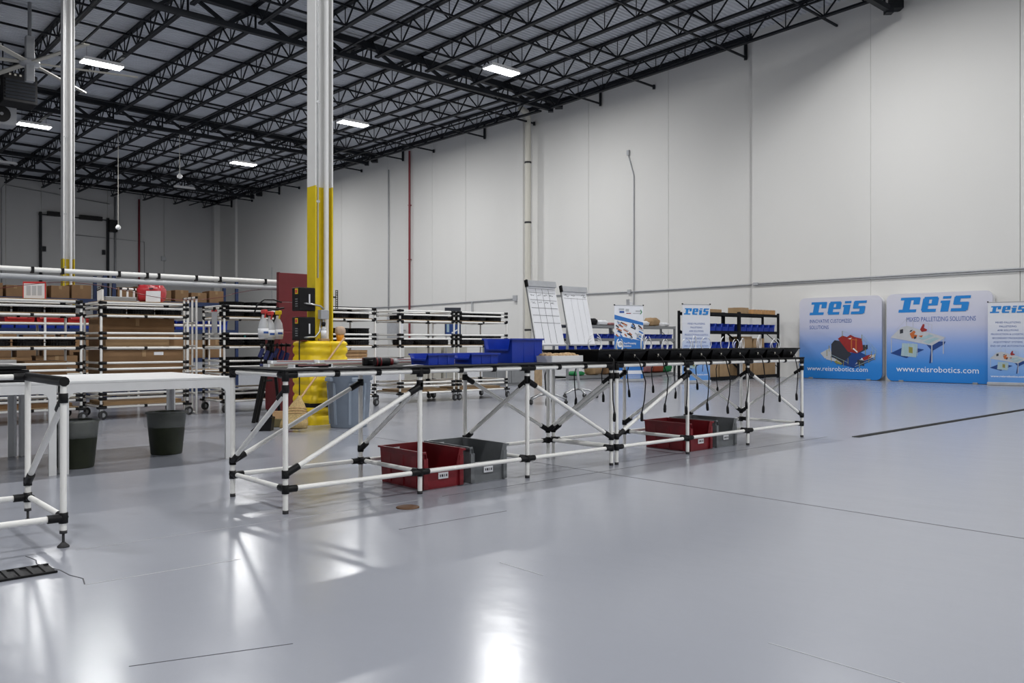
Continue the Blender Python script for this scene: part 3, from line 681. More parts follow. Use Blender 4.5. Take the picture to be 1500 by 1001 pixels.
# bottle and cups on the guard top
t = thing('pump_bottle', 'clear labelled bottle with dark cap on a tan block on the yellow guard', 'bottle', (5.42, 9.69, 1.075))
boxr(t, 'tan_base', (0, 0, .016), (.12, .1, .032), CARD2, .006)
ob('bottle_body', lathe_me([(.032, 0), (.036, .01), (.036, .12), (.026, .145), (.014, .155), (.014, .165)], 18), CLEAR, t, (0, 0, .032)); ob('label_wrap', lathe_me([(.0365, .025), (.0365, .105)], 18), PAPER, t, (0, 0, .032))
ob('cap', lathe_me([(.018, 0), (.026, .02), (.026, .05), (.012, .06), (0, .062)], 14), BLACK, t, (0, 0, .19))
t = thing('orange_cup', 'orange cup topped with a crumpled tan rag on the yellow guard', 'cup', (5.68, 9.72, 1.075))
ob('cup', lathe_me([(.045, 0), (.055, .1), (.05, .1), (.04, .01), (0, .01)], 18), ORANGE, t)
ob('rag', lathe_me([(.058, 0), (.068, .03), (.066, .07), (.05, .1), (.02, .11), (0, .1)], 18, True, lambda i, k, n: 1+.09*math.sin(k*2.3+i*1.7)), mat('tan_rag', (.55, .40, .30), .9, bump=.5), t, (0, 0, .085))
tag(ob('foam_roll', lathe_me([(.03, 0), (.034, .01), (.034, .05), (.02, .06), (0, .06)], 14), CARD2, None, (5.76, 9.8, 1.075)), 'small pale roll lying at the guard edge behind the orange cup', 'roll')
# red tool cabinet with back panel, behind the column
t = thing('tool_cabinet', 'tall dark red steel tool cabinet with back panel behind the yellow column', 'cabinet', (5.55, 11.2, 0))
boxr(t, 'cabinet_body', (.35, .23, .64), (.7, .46, 1.16), REDC, .015); box(t, 'plinth', (.35, .23, .03), (.66, .42, .06), BLACK)
boxr(t, 'back_panel', (.35, .03, 1.43), (.7, .05, .42), REDC, .008); boxr(t, 'back_panel', (.35, .03, 1.855), (.7, .05, .42), REDC, .008)
for s in (.0, .7): box(t, 'side_trim', (s, .03, 1.645), (.02, .07, .85), REDC)
# Brute style can
t = thing('trash_can', 'large grey blue plastic trash can beside the yellow guard', 'trash can', (5.50, 9.2, 0), .3); t.scale = (1.06, 1.06, 1.03)
ob('can_body', lathe_me([(.205, 0), (.215, .012), (.25, .56), (.262, .565), (.262, .62), (.272, .625), (.272, .655), (.258, .66), (.246, .6), (.205, .02), (0, .02)], 32), BRUTE, t)
for k in range(8):
    a_ = k*math.pi/4; box(t, 'rib', (.234*math.cos(a_), .234*math.sin(a_), .29), (.02, .03, .5), BRUTE, (0, .06, a_))
for a_ in (2.9, -.3, 4.2): boxr(t, 'handle', (.275*math.cos(a_), .275*math.sin(a_), .585), (.045, .12, .05), BRUTE, .012, (0, 0, a_))
# corn broom
bx, by = G(430, 633); t = thing('corn_broom', 'straw corn broom leaning against the yellow guard', 'broom', (bx, by, 0))
tp = Vector((5.65-bx, 9.56-by, 1.12)); b0 = Vector((0.12, .09, .34))
n_b = 14; prof = [(.0, .15, .05), (.06, .15, .05), (.14, .13, .045), (.22, .1, .04), (.28, .07, .035), (.33, .035, .03), (.37, .02, .02)]
v = []; f = []
ax = b0.normalized(); side = Vector((.744, -.668, 0)); dep = ax.cross(side).normalized()
for z, a_, b_ in prof:
    for k in range(20):
        q_ = 2*math.pi*k/20; rg_ = 1+.05*((k*7) % 3-1); v.append(b0*(z/.34)+side*a_*1.1*math.cos(q_)*rg_+dep*b_*math.sin(q_)*rg_)
for i in range(len(prof)-1):
    for k in range(20): f.append((i*20+k, i*20+(k+1) % 20, (i+1)*20+(k+1) % 20, (i+1)*20+k))
f.append(tuple(reversed(range(20))))
ob('straw_head', me_from('straw_head', v, f, True), STRAW, t, (0, 0, .045))
for z, a_ in ((.16, .123), (.19, .112), (.22, .101)):
    ob('stitching', path_me([b0*(z/.34)+side*a_*1.13*math.cos(q_)+dep*(.052)*math.sin(q_)+Vector((0, 0, .045)) for q_ in [i*math.pi/8 for i in range(17)]], .004), WOOD, t)
tube(t, 'handle', b0*1.0+Vector((0, 0, .03)), tp, .013, WOOD, 10)
# push broom head and dustpan
px_, py_ = G(404, 626); t = thing('push_broom', 'short push broom head with wooden block and stiff bristles by the column', 'broom', (px_, py_, 0), -.7)
ob('wood_block', prism_me([(-.12, .1), (.12, .1), (.09, .2), (-.07, .2)], -.03, .03), WOOD, t); boxr(t, 'bristles', (0, 0, .055), (.26, .075, .11), mat('olive_bristles', (.16, .13, .06), .9, bump=.8, bscale=150), .012)
px_, py_ = G(386, 631); t = thing('dust_pan', 'black dustpan beside the push broom head', 'dustpan', (px_, py_, 0), -.7)
ob('pan', prism_me([(-.14, 0), (.1, 0), (.12, .16), (.08, .17), (.0, .12)], -.07, .07), BLACK, t); boxr(t, 'pan_handle', (.09, 0, .2), (.03, .03, .12), BLACK, .01)
# clamp stand with bottles and clamps
sx_, sy_ = G(371, 620); t = thing('clamp_stand', 'black slanted stand holding blue bar clamps and spray bottles', 'stand', (sx_, sy_, 0))
for dx, dy in ((0, 0), (.07, .06)):
    tube(t, 'leg', (dx, dy, 0), (dx+.22, dy-.05, 1.15), .026, BLACK, 10)
tube(t, 'leg', (.55, .35, 0), (.27, .05, 1.15), .022, BLACK, 10)
for z in (.55, .9): tube(t, 'cross_bar', (.1+z*.05, 0, z), (.3+z*.03, .12, z), .015, BLACK, 8)
tube(t, 'upright', (.25, -.02, 1.1), (.33, -.02, 1.53), .02, BLACK, 10)
tube(t, 'bottle_rail', (.12, -.03, 1.47), (.42, -.03, 1.52), .012, BLACK, 8)
ob('hose', path_me([(.05, .1, 1.42), (.1, .1, 1.56), (.2, .1, 1.63), (.34, .1, 1.63), (.45, .1, 1.6)], .01), BLACK, t)
CLB = mat('clamp_blue', (.008, .016, .11), .45)
for k in range(6):
    c = thing('bar_clamp', 'blue handled black bar clamp hanging on the slanted stand', 'clamp', (sx_+.06+.065*k, sy_-.07-.01*k, .75), random.uniform(-.4, .4), 'bar clamps on the slanted stand')
    tube(c, 'bar', (0, 0, -.12), (.03, 0, .3), .009, BLACK, 8); boxr(c, 'blue_handle', (.01, -.02, .17-.03*(k % 3)), (.05, .045, .13), CLB, .012, (0, .4, 0)); boxr(c, 'jaw', (.02, -.03, .27), (.035, .1, .035), BLACK, .006); boxr(c, 'blue_pad', (.0, -.07, -.03*(k % 2)), (.04, .03, .06), CLB, .008)
for k, (dx, dz, cm, lab) in enumerate(((.14, 1.2, REDF, 'clear spray bottle with red trigger, farthest from the red cabinet'), (.21, 1.18, REDF, 'clear spray bottle with red trigger hanging between two others'), (.3, 1.19, YELLOW, 'clear spray bottle with yellow trigger hanging by the red cabinet'))):
    c = thing('spray_bottle', lab, 'spray bottle', (sx_+dx*1.25-.09, sy_-.12, dz-.09)); c.scale = (1.3, 1.3, 1.3)
    ob('bottle_body', lathe_me([(.045, 0), (.052, .01), (.054, .1), (.045, .16), (.02, .21), (.016, .24)], 18), CLEAR, c); ob('label_wrap', lathe_me([(.0545, .03), (.0545, .1)], 18), PAPER, c)
    boxr(c, 'trigger_head', (.0, -.015, .27), (.035, .09, .04), cm, .008); boxr(c, 'trigger', (0, -.04, .235), (.014, .014, .06), cm, .004, (.4, 0, 0)); box(c, 'label_print', (0, -.055, .06), (.05, .002, .02), BLUET)
# ================================================================ tube carts
CW, CD = 1.17, .78
SH = (.19, .60, 1.0, 1.44); RL = ((.288, .352), (.69, .775), (1.115, 1.185), (1.535, 1.602))
WHEEL = lathe_me([(.02, -.018), (.05, -.02), (.062, -.014), (.065, 0), (.062, .014), (.05, .02), (.02, .018)], 18)
def cart_proto():
    t = thing('tube_cart', '', 'cart')
    for x in (0, CW):
        for y in (0, CD):
            tube(t, 'post', (x, y, .15), (x, y, 1.61), .017, WHITE)
            for z in SH+tuple(z for p in RL for z in p): tube(t, 'connector', (x, y, z-.022), (x, y, z+.022), .024, BLACK, 8)
            c = boxr(t, 'caster_fork', (x, y, .122), (.05, .035, .07), ZINC, .006); boxr(t, 'caster_plate', (x, y, .165), (.1, .09, .03), BLACK, .006)
            ob('wheel', WHEEL, RUBBER, c, (0.02, 0, -.056), (math.pi/2, 0, .3)); tube(c, 'wheel_hub', (.02, -.022, -.056), (.02, .022, -.056), .03, GREYM, 10)
    def seg(nm, a, b):
        a = Vector(a); b = Vector(b); tube(t, nm, a, b, .0155, WHITE, 10); d = (b-a).normalized()
        for p, e in ((a, d), (b, -d)): tube(t, 'connector', p, p+e*.07, .0205, BLACK, 8)
    for z in SH:
        for y in (0, CD):
            seg('shelf_rail', (0, y, z-.02), (CW, y, z-.02)); tube(t, 'clip', (CW*.5-.02, y, z-.02), (CW*.5+.02, y, z-.02), .021, BLACK, 8)
        for x in (0, CW): seg('shelf_rail', (x, 0, z-.02), (x, CD, z-.02))
        box(t, 'shelf_board', (CW/2, CD/2, z+.004), (CW-.05, CD-.05, .012), PLY)
    for p in RL:
        for z in p:
            for y in (0, CD): seg('guard_rail', (0, y, z), (CW, y, z))
            for x in (0, CW): seg('guard_rail', (x, 0, z), (x, CD, z))
    return t
cp_ = cart_proto()
CARTS = [(2.02, 12.2, 'white tube cart with red framed documents and blue bins behind it'), (3.44, 12.2, 'white tube cart filled with large cardboard boxes'),
         (5.14, 12.15, 'white tube cart with a grey document sleeve next to the red cabinet'), (6.38, 11.8, 'white tube cart with a straw coloured crate next to the yellow guard'),
         (8.14, 11.94, 'white tube cart with round trays, near the dark red riser pipe'), (9.42, 11.95, 'white tube cart with round trays next to the flipcharts')]
for k, (x, y, lab) in enumerate(CARTS):
    c = cp_ if k == 0 else copy_tree(cp_); c.location = (x, y, 0); c['label'] = lab; c['group'] = 'white tube carts in a row'
ROUND = rib_me(.178, .055, 30, .04)
wh = ['cart with red framed documents', 'cart of cardboard boxes', 'cart with the document sleeve', 'cart with the straw coloured crate', 'cart by the red riser pipe', 'cart next to the flipcharts']
def trays(ci, lev, n, st, y=.205, x0=.2, dx=.385):
    x, yy, _ = CARTS[ci]
    for i in range(n):
        for s in range(st):
            o = ob('round_tray', ROUND, BLACK, None, (x+x0+i*dx, yy+y, SH[lev]+.011+s*.0555))
            tag(o, 'black ribbed round tray on '+['the bottom shelf', 'the second shelf', 'the third shelf', 'the top shelf'][lev]+' of the '+wh[ci], 'tray', 'round trays on the carts')
for ci, lev, st in ((0, 3, 2), (0, 2, 2), (1, 3, 2), (2, 3, 4), (2, 2, 3), (2, 1, 4), (2, 0, 2), (3, 3, 2), (3, 2, 5), (3, 0, 3), (4, 3, 2), (4, 2, 2), (4, 1, 2), (5, 3, 3), (5, 2, 3), (5, 1, 1)): trays(ci, lev, 3, st)
for ci in (2, 4, 5): trays(ci, 3, 2, 2, .585, .39, .39)
# flat boards on shelves
def board(ci, z, w, d, h, m, lab, x=None, y=None, cat='board', nm='board', rz=0):
    cx_, cy_, _ = CARTS[ci]; o = boxr(None, nm, (cx_+(x if x is not None else CW/2), cy_+(y if y is not None else CD/2), z+h/2), (w, d, h), m, min(.006, h/4), (0, 0, rz)); return tag(o, lab, cat)
board(0, 1.602+.0165, 1.1, .7, .014, CARD2, 'tan sheet lying across the top of the cart with red framed documents')
board(3, 1.602+.0165, 1.14, .76, .014, BLACK, 'flat dark sheet topping the cart with the straw coloured crate')
o_ = bpy.data.objects

board(0, SH[0]+.011, 1.0, .6, .05, CARD, 'flat brown carton on the bottom shelf of the cart with red framed documents', cat='box', nm='carton')
board(0, SH[1]+.011, .5, .5, .2, CARD, 'brown carton on the second shelf of the cart with red framed documents', .78, cat='box', nm='carton')
board(0, SH[1]+.011, .22, .3, .22, PAPER, 'white carton on the second shelf of the cart with red framed documents', .35, cat='box', nm='carton')
def carton(lab, c, s, m=CARD, rz=0, group=None, tape=True):
    t = thing('carton', lab, 'box', c, rz, group)
    boxr(t, 'carton_body', (0, 0, s[2]/2), s, m, .004)
    box(t, 'flap_seam', (0, 0, s[2]+.0008), (s[0]*.98, .004, .002), BROWN)
    if tape: box(t, 'packing_tape', (0, 0, s[2]+.0012), (s[0]*1.004, .05, .002), CARD2); box(t, 'packing_tape', (0, -s[1]/2-.0006, s[2]*.86), (.05, .002, s[2]*.28), CARD2)
    return t
bx0, by0, _ = CARTS[1]
carton('long low open carton on the third shelf of the cart of cardboard boxes', (bx0+.5, by0+.14, SH[2]+.011), (.86, .18, .13), CARD2)
carton('large tall carton on the third shelf of the cart of cardboard boxes', (bx0+.56, by0+.5, SH[2]+.011), (1.04, .46, .39), CARD)
carton('wide carton on the second shelf of the cart of cardboard boxes', (bx0+.58, by0+.4, SH[1]+.011), (1.08, .7, .34), CARD)
carton('flat carton on the bottom shelf of the cart of cardboard boxes', (bx0+.58, by0+.4, SH[0]+.011), (1.06, .66, .04), CARD2)
tag(ob('label_sheet', cube_me(), PAPER, None, (bx0+.78, by0+.049, SH[1]+.3), (0, 0, 0), (.13, .002, .045)), 'pale shipping label on the wide carton of the cart of cardboard boxes', 'label')
board(4, SH[0]+.011, 1.0, .6, .03, PLY, 'thin plywood sheet on the bottom shelf of the cart by the red riser pipe')
board(5, SH[0]+.011, 1.0, .6, .03, PLY, 'thin plywood sheet on the bottom shelf of the cart next to the flipcharts')
t = thing('crate', 'straw coloured slatted crate on the second shelf of the straw crate cart', 'crate', (CARTS[3][0]+.8, CARTS[3][1]+.38, SH[1]+.011))
for k in range(6): boxr(t, 'slat', (0, -.25, .03+k*.053), (.6, .016, .046), WOOD, .004)
for k in range(6): boxr(t, 'slat', (0, .25, .03+k*.053), (.6, .016, .046), WOOD, .004)
for s in (-1, 1): boxr(t, 'end_panel', (s*.292, 0, .16), (.016, .48, .31), WOOD, .004)
# things on top of the carts
t = thing('document_pouch', 'red framed clear pouch with papers standing on the first cart', 'document holder', (2.72, 12.6, 1.632), -.6)
boxr(t, 'red_backing', (0, 0, .12), (.29, .008, .24), REDF, .002); box(t, 'sheet', (0, -.006, .115), (.26, .003, .2), PAPER)
for k in range(3): box(t, 'printed_block', (-.07+k*.07, -.0085, .12), (.055, .001, .13), PGREY)
def blob_me(sx, sy, sz, seed):
    random.seed(seed); bm = bmesh.new(); bmesh.ops.create_icosphere(bm, subdivisions=3, radius=.5)
    for q in bm.verts:
        e = q.co.copy(); e = Vector([math.copysign(abs(c*2)**.6/2, c) for c in e])
        e += q.co.normalized()*(.05*math.sin(e.x*17+seed)+.04*math.sin(e.z*23+e.y*9)); q.co = (e.x*sx, e.y*sy, max(-.5, e.z)*sz+sz/2)
    return bm_mesh('soft', bm, True)
t = thing('red_bag', 'crumpled red plastic bag with a white sheet on the cart of cardboard boxes', 'bag', (4.22, 12.5, 1.63), -.6)
ob('bag_body', blob_me(.38, .24, .27, 3), REDBAG, t); box(t, 'white_sheet', (.05, -.145, .085), (.2, .006, .16), PAPER, (-.15, 0, 0)); box(t, 'dark_label', (.02, -.14, .2), (.06, .004, .02), INK, (-.15, 0, 0))
board(1, 1.602+.0165, 1.1, .7, .014, PLY, 'thin board laid across the top of the cart of cardboard boxes')
board(1, 1.633, .42, .3, .07, GREYM, 'grey flat tray lying on the cart of cardboard boxes', .35, .45, 'tray', 'grey_tray')
def caddy(lab, x, y, n, h, dy, dx=.0, z=1.633, rz=0):
    t = thing('tube_caddy', lab, 'tube frame', (x, y, z), rz)
    for k in range(n): tube(t, 'upright', (k*dx, k*dy, 0), (k*dx, k*dy, h), .0155, WHITE, 10); tube(t, 'connector', (k*dx, k*dy, h-.02), (k*dx, k*dy, h+.018), .021, BLACK, 8)
    tube(t, 'top_rail', (0, 0, h), ((n-1)*dx, (n-1)*dy, h), .0155, WHITE, 10); tube(t, 'bottom_rail', (0, 0, .016), ((n-1)*dx, (n-1)*dy, .016), .0155, WHITE, 10)
    return t
caddy('short white tube fence at the near corner of the cart of cardboard boxes', 3.5, 12.35, 5, .18, .12, .02)
caddy('short white tube fence at the middle of the cart of cardboard boxes', 3.86, 12.75, 4, .2, .03, .1)
t = caddy('tall white tube frame standing between two carts', 4.78, 12.3, 4, 1.72, .2, .015, 0.0)
for z in (.3, .7, 1.0, 1.35): tube(t, 'cross_tube', (0, 0, z), (.045, .6, z), .0155, WHITE, 10)
t = thing('document_sleeve', 'narrow grey document sleeve with red edge hung on a cart end', 'document holder', (5.1, 12.42, 1.2), -1.45)
boxr(t, 'sleeve', (0, 0, .17), (.16, .006, .34), PGREY, .002); box(t, 'red_edge', (0, -.004, .335), (.162, .004, .025), REDF); box(t, 'hook_tab', (0, 0, .36), (.05, .02, .06), BLACK)
tag(ob('green_lamp', lathe_me([(0, 0), (.03, .005), (.035, .03), (.02, .05), (0, .052)], 14), TEAL, None, (CARTS[2][0]+.42, CARTS[2][1]+.2, SH[2]+.34-.0)), 'small teal indicator on the cart with the document sleeve', 'indicator')
bpy.data.objects['green_lamp'].location.z = SH[2]+.011+2*.0555
# overhead pipe beam
t = thing('tube_beam', 'long level white and grey tube pair carried above the carts', 'tube beam', (.6, 11.7, 0))
tube(t, 'upper_tube', (-3, 0, 1.965), (5.35, 0, 1.965), .03, WHITE, 14); tube(t, 'lower_tube', (-3, 0, 1.87), (5.35, 0, 1.87), .034, GREYP, 14)
for px in (47, 91, 174, 215, 232, 287, 322, 388): x = atY(px, 11.7)-.6; boxr(t, 'clip', (x, 0, 1.96), (.035, .075, .08), BLACK, .006)
for x in (5.33, -2.9): tube(t, 'post', (x, .0, 0), (x, .0, 1.99), .025, WHITE, 10)
ob('red_cable', path_me([(.4+.2*i, .2*min(1, i/3, (23-i)/3), 1.845-.09*min(1, i/3, (23-i)/3)*(1.1-math.cos((1.0+.2*i-3)*2.2))) for i in range(24)], .004), REDC, t)
# ================================================================ shelving behind the carts
def rack(label, x0, x1, y0, y1, levels, top, frame, beam, name='shelf_rack', rz=0):
    t = thing(name, label, 'shelving', (x0, y0, 0)); L = x1-x0; W = y1-y0
    for x in (.03, L-.03):
        for y in (.03, W-.03):
            box(t, 'upright', (x, y, top/2), (.06, .05, top), frame)
            box(t, 'foot_plate', (x, y, .005), (.1, .08, .01), frame)
        for z in (.3, 1.0): tube(t, 'side_brace', (x, .04, z), (x, W-.04, z+.4), .012, frame, 6)
    for z in levels:
        for y in (.02, W-.02): box(t, 'beam', (L/2, y, z-.035), (L-.06, .035, .07), beam)
        box(t, 'shelf_board', (L/2, W/2, z+.006), (L-.07, W-.05, .012), frame)
    return t
def row(kind, x0, x1, y, z, w, d, h, m, lab, group, gap=.02, cat='bin', yj=0):
    x = x0+w/2
    while x+w/2 <= x1+.001:
        if kind == 'bin':
            t = thing('parts_bin', lab, cat, (x, y+random.uniform(-yj, yj), z), 0, group); ob('shell', cached(('hop', w, d, h), lambda: hopper_me(w, d, h)), m, t)
        else:
            hh = h*random.uniform(.75, 1.1); ww = w*random.uniform(.8, 1); carton(lab, (x, y+random.uniform(-yj, yj), z), (round(ww, 2), d, round(hh, 2)), m, random.uniform(-.05, .05), group)
        x += w+gap
LV = (.12, .72, 1.3, 1.86)
for x0, x1, nm in ((2.4, 4.9, 'nearer the lift door'), (5.0, 7.5, 'nearer the red cabinet')):
    rack('dark blue parts shelving behind the carts, '+nm, x0, x1, 17, 17.7, LV, 2.35, BLUED, BLUED)
    row('box', x0+.1, x1-.1, 17.3, LV[1]+.012, .42, .4, .4, CARD, 'brown carton on the low shelf behind the carts, '+nm, 'cartons on the shelves behind the carts', cat='box')
    row('bin', x0+.1, x1-.1, 17.25, LV[2]+.012, .2, .4, .18, BLUEB, 'blue parts bin on the middle shelf behind the carts, '+nm, 'blue bins behind the carts')
    row('box', x0+.1, x1-.1, 17.3, LV[3]+.012, .34, .4, .26, CARD, 'brown carton on the top shelf behind the carts, '+nm, 'cartons on the shelves behind the carts', cat='box')
    row('box', x0+.1, x1-.1, 17.3, LV[0]+.012, .5, .45, .34, CARD, 'brown carton on the bottom shelf behind the carts, '+nm, 'cartons on the shelves behind the carts', cat='box')
t = thing('low_rack', 'white tube rack with blue bins and red totes between carts and shelving', 'shelving', (1.9, 14.6, 0))
for x in (0, 1.4, 2.8, 4.2):
    for y in (0, .5): tube(t, 'post', (x, y, 0), (x, y, 1.45), .018, WHITE, 8)
for z in (.55, .95, 1.35):
    for y in (0, .5): tube(t, 'rail', (0, y, z), (4.2, y, z), .016, WHITE, 8)
    for x in (0, 1.4, 2.8, 4.2): tube(t, 'rail', (x, 0, z), (x, .5, z), .016, WHITE, 8)
    box(t, 'shelf_board', (2.1, .25, z+.02), (4.2, .5, .01), PLY)
row('box', 1.95, 6.0, 14.85, .976, .5, .36, .24, CARD, 'brown carton on the middle of the white tube rack behind the carts', 'cartons on the tube rack', cat='box')
row('bin', 2.75, 5.0, 14.85, 1.376, .42, .44, .1, mat('red_tote', (.45, .02, .02), .4), 'red tote on the white tube rack behind the carts', 'red totes on the tube rack')
row('box', 1.95, 6.0, 14.85, .576, .6, .4, .3, CARD, 'brown carton low on the white tube rack behind the carts', 'cartons on the tube rack', cat='box')
row('bin', 2.1, 2.7, 14.85, 1.376, .26, .4, .14, BLUEB, 'shallow blue bin on top of the white tube rack', 'shallow blue bins on the tube rack')
# cabinets, panel and poster behind the middle carts
for x, lab in ((12.2, 'beige low cupboard of a pair, farther from the flipcharts'), (13.05, 'beige low cupboard nearer the flipcharts, of a pair')):
    t = thing('low_cupboard', lab, 'cupboard', (x, 17.2, 0))
    boxr(t, 'body', (.4, .25, .48), (.8, .5, .96), BEIGE, .008)
    for s in (.205, .595): boxr(t, 'door', (s, -.012, .5), (.375, .02, .88), BEIGE, .004); box(t, 'door_handle', (s+(.14 if s < .4 else -.14), -.028, .55), (.012, .012, .1), ZINC)
ye = atX(584, WXF); t = thing('electric_panel', 'grey electric panel boxes on the wall beside the red riser', 'electric panel', (WXF-.02, ye, 1.2))
boxr(t, 'panel_box', (-.12, .3, .6), (.22, .75, 1.2), GREYP, .02); boxr(t, 'panel_door', (-.24, .3, .6), (.02, .66, 1.1), GREYP, .006); box(t, 'warning_sheet', (-.25, -.6, .4), (.01, .36, .7), PAPER); box(t, 'sheet_back', (-.12, -.6, .4), (.24, .06, .06), GREYP)
t = thing('poster_stand', 'dark blue printed poster on a slim stand behind the carts', 'poster', (12.75, 16.4, 0), -.6)
boxr(t, 'board', (0, 0, 1.55), (.4, .03, .72), PDARK, .006); box(t, 'print', (0, -.017, 1.47), (.36, .003, .5), PSHADE); box(t, 'print_flash', (.06, -.02, 1.33), (.2, .002, .03), PWHITE, (0, -.5, 0)); box(t, 'print_flash', (-.12, -.02, 1.5), (.06, .002, .4), PTEAL)
for s in (-1, 1): tube(t, 'pole', (s*.16, .02, 0), (s*.16, .02, 1.2), .015, ZINC, 8); box(t, 'foot', (s*.16, .02, .01), (.05, .4, .02), ZINC)
t = thing('wall_outlet_box', 'grey outlet box with conduit stubs on the wall behind the carts', 'outlet', (WXF-.02, atX(693, WXF), 2.0))
boxr(t, 'outlet_body', (-.06, 0, .15), (.12, .3, .34), GREYP, .01); box(t, 'outlet_cover', (-.125, 0, .15), (.01, .22, .26), GREYM); tube(t, 'stub', (-.05, 0, .3), (-.05, 0, .8), .03, GREYP, 8)
# ================================================================ flipcharts
def easel(label, x, y, rows, seed):
    random.seed(seed)
    t = thing('flipchart', label, 'flipchart', (x, y, 0))
    tube(t, 'pole', (0, .06, .17), (0, .2, 1.3), .024, GREYP, 10)
    for k in range(5):
        a_ = k*2*math.pi/5+.5; e = (.33*math.cos(a_), .06+.33*math.sin(a_))
        lg = ob('base_arm', path_me([(0, .06, .17), (e[0]*.5, .06+(e[1]-.06)*.5, .155), (e[0], e[1], .085)], .018, 8), ZINC, t)
        ob('caster', lathe_me([(0, -.02), (.028, -.018), (.034, 0), (.028, .018), (0, .02)], 12), RUBBER, t, (e[0], e[1], .034), (math.pi/2, 0, a_)); tube(t, 'caster_stem', (e[0], e[1], .05), (e[0], e[1], .1), .012, RUBBER, 6)
    b = bpy.data.objects.new('board_pivot', None)
    tl = .235; W = .68; Hh = 1.12
    B = ob('board', rbox_me(W, .02, Hh, .006), STEELW, t, (0, -.03+math.sin(tl)*Hh/2, 1.0+math.cos(tl)*Hh/2), (-tl, 0, 0))
    ob('clamp_bar', prism_me([(-W/2, Hh/2-.09), (W/2, Hh/2-.09), (W/2, Hh/2+.01), (-W/2, Hh/2+.01)], -.05, -.01), GREYP, B)
    for s in (-1,): box(B, 'end_cap', (s*(W/2+.01), -.025, Hh/2-.04), (.03, .06, .12), BLACK)
    box(B, 'side_edge', (-W/2-.004, 0, 0), (.01, .026, Hh), GREYM)
    box(B, 'paper_pad', (0, -.013, -.03), (W*.95, .006, Hh*.93), PAPER)
    box(B, 'pen_ledge', (0, -.03, -Hh/2), (W, .06, .016), GREYP)
    bars = []; yy = -.0175
    if rows:
        xs_ = [-.3, -.15, 0, .15, .3]; zs_ = [.44, .37, .24, .1, -.03, -.16]
        for z in zs_: bars.append(((-.31, yy, z), (.31, yy, z-.01), .004))
        for x_ in xs_[1:4]: bars.append(((x_, yy, .44), (x_+.01, yy, -.52), .004))
        cells = [(x_, z) for x_ in (-.25, -.09, .06, .2) for z in (.32, .19)]
    else:
        for x_ in (-.12, .05, .2): bars.append(((x_, yy, .36), (x_+.005, yy, -.5), .0015))
        bars.append(((-.31, yy, .345), (.31, yy, .34), .003)); cells = [(-.25, .41), (-.2, .38), (-.05, .4), (.22, .41), (.25, .38)]
    for cx_, cz_ in cells:
        x_ = cx_-.04
        for k in range(5):
            x2 = x_+.012+random.uniform(0, .01); bars.append(((x_, yy, cz_+random.uniform(-.015, .015)), (x2, yy, cz_+random.uniform(-.015, .015)), .004)); x_ = x2
    ob('pen_marks', bars_me(bars), INK, B)['kind'] = 'stuff'
    return t
easel('flipchart with a hand drawn grid of boxes on its paper', 9.99, 10.18, True, 2)
easel('flipchart with mostly blank paper and faint columns', 11.5, 10.85, False, 3)
# ================================================================ printed displays
def quads_me(qs):
    v = []; f = []
    for q in qs:
        b = len(v); v += [(x, -.0004*len(f), z) for x, z in q]; f.append(tuple(range(b, b+len(q))))
    return me_from('print', v, f)
def logo(parent, x, z, w, y, m):        # heavy slanted slab letters r e i s
    R_ = [(0, 0, .95, .2), (.2, 0, .58, 1), (0, .82, .58, 1), (.58, .80, 1.02, 1), (.72, .52, 1.06, .96),
          (1.2, .1, 1.54, .9), (1.26, .82, 1.96, 1), (1.68, .44, 2.02, .92), (1.2, .42, 2.02, .56), (1.26, 0, 1.98, .2), 
          (2.22, 0, 2.62, .72), (2.14, .56, 2.62, .72), (2.22, .84, 2.64, 1),
          (2.84, .82, 3.6, 1), (2.8, .45, 3.12, .94), (2.84, .42, 3.54, .6), (3.24, .06, 3.58, .56), (2.74, 0, 3.5, .2)]
    k = w/3.8; sh = .16
    ob('logo', quads_me([[(x+k*(a+sh*b), z+k*b*.82), (x+k*(c+sh*b), z+k*b*.82), (x+k*(c+sh*d), z+k*d*.82), (x+k*(a+sh*d), z+k*d*.82)] for a, b, c, d in R_]), m, parent, (0, y, 0))
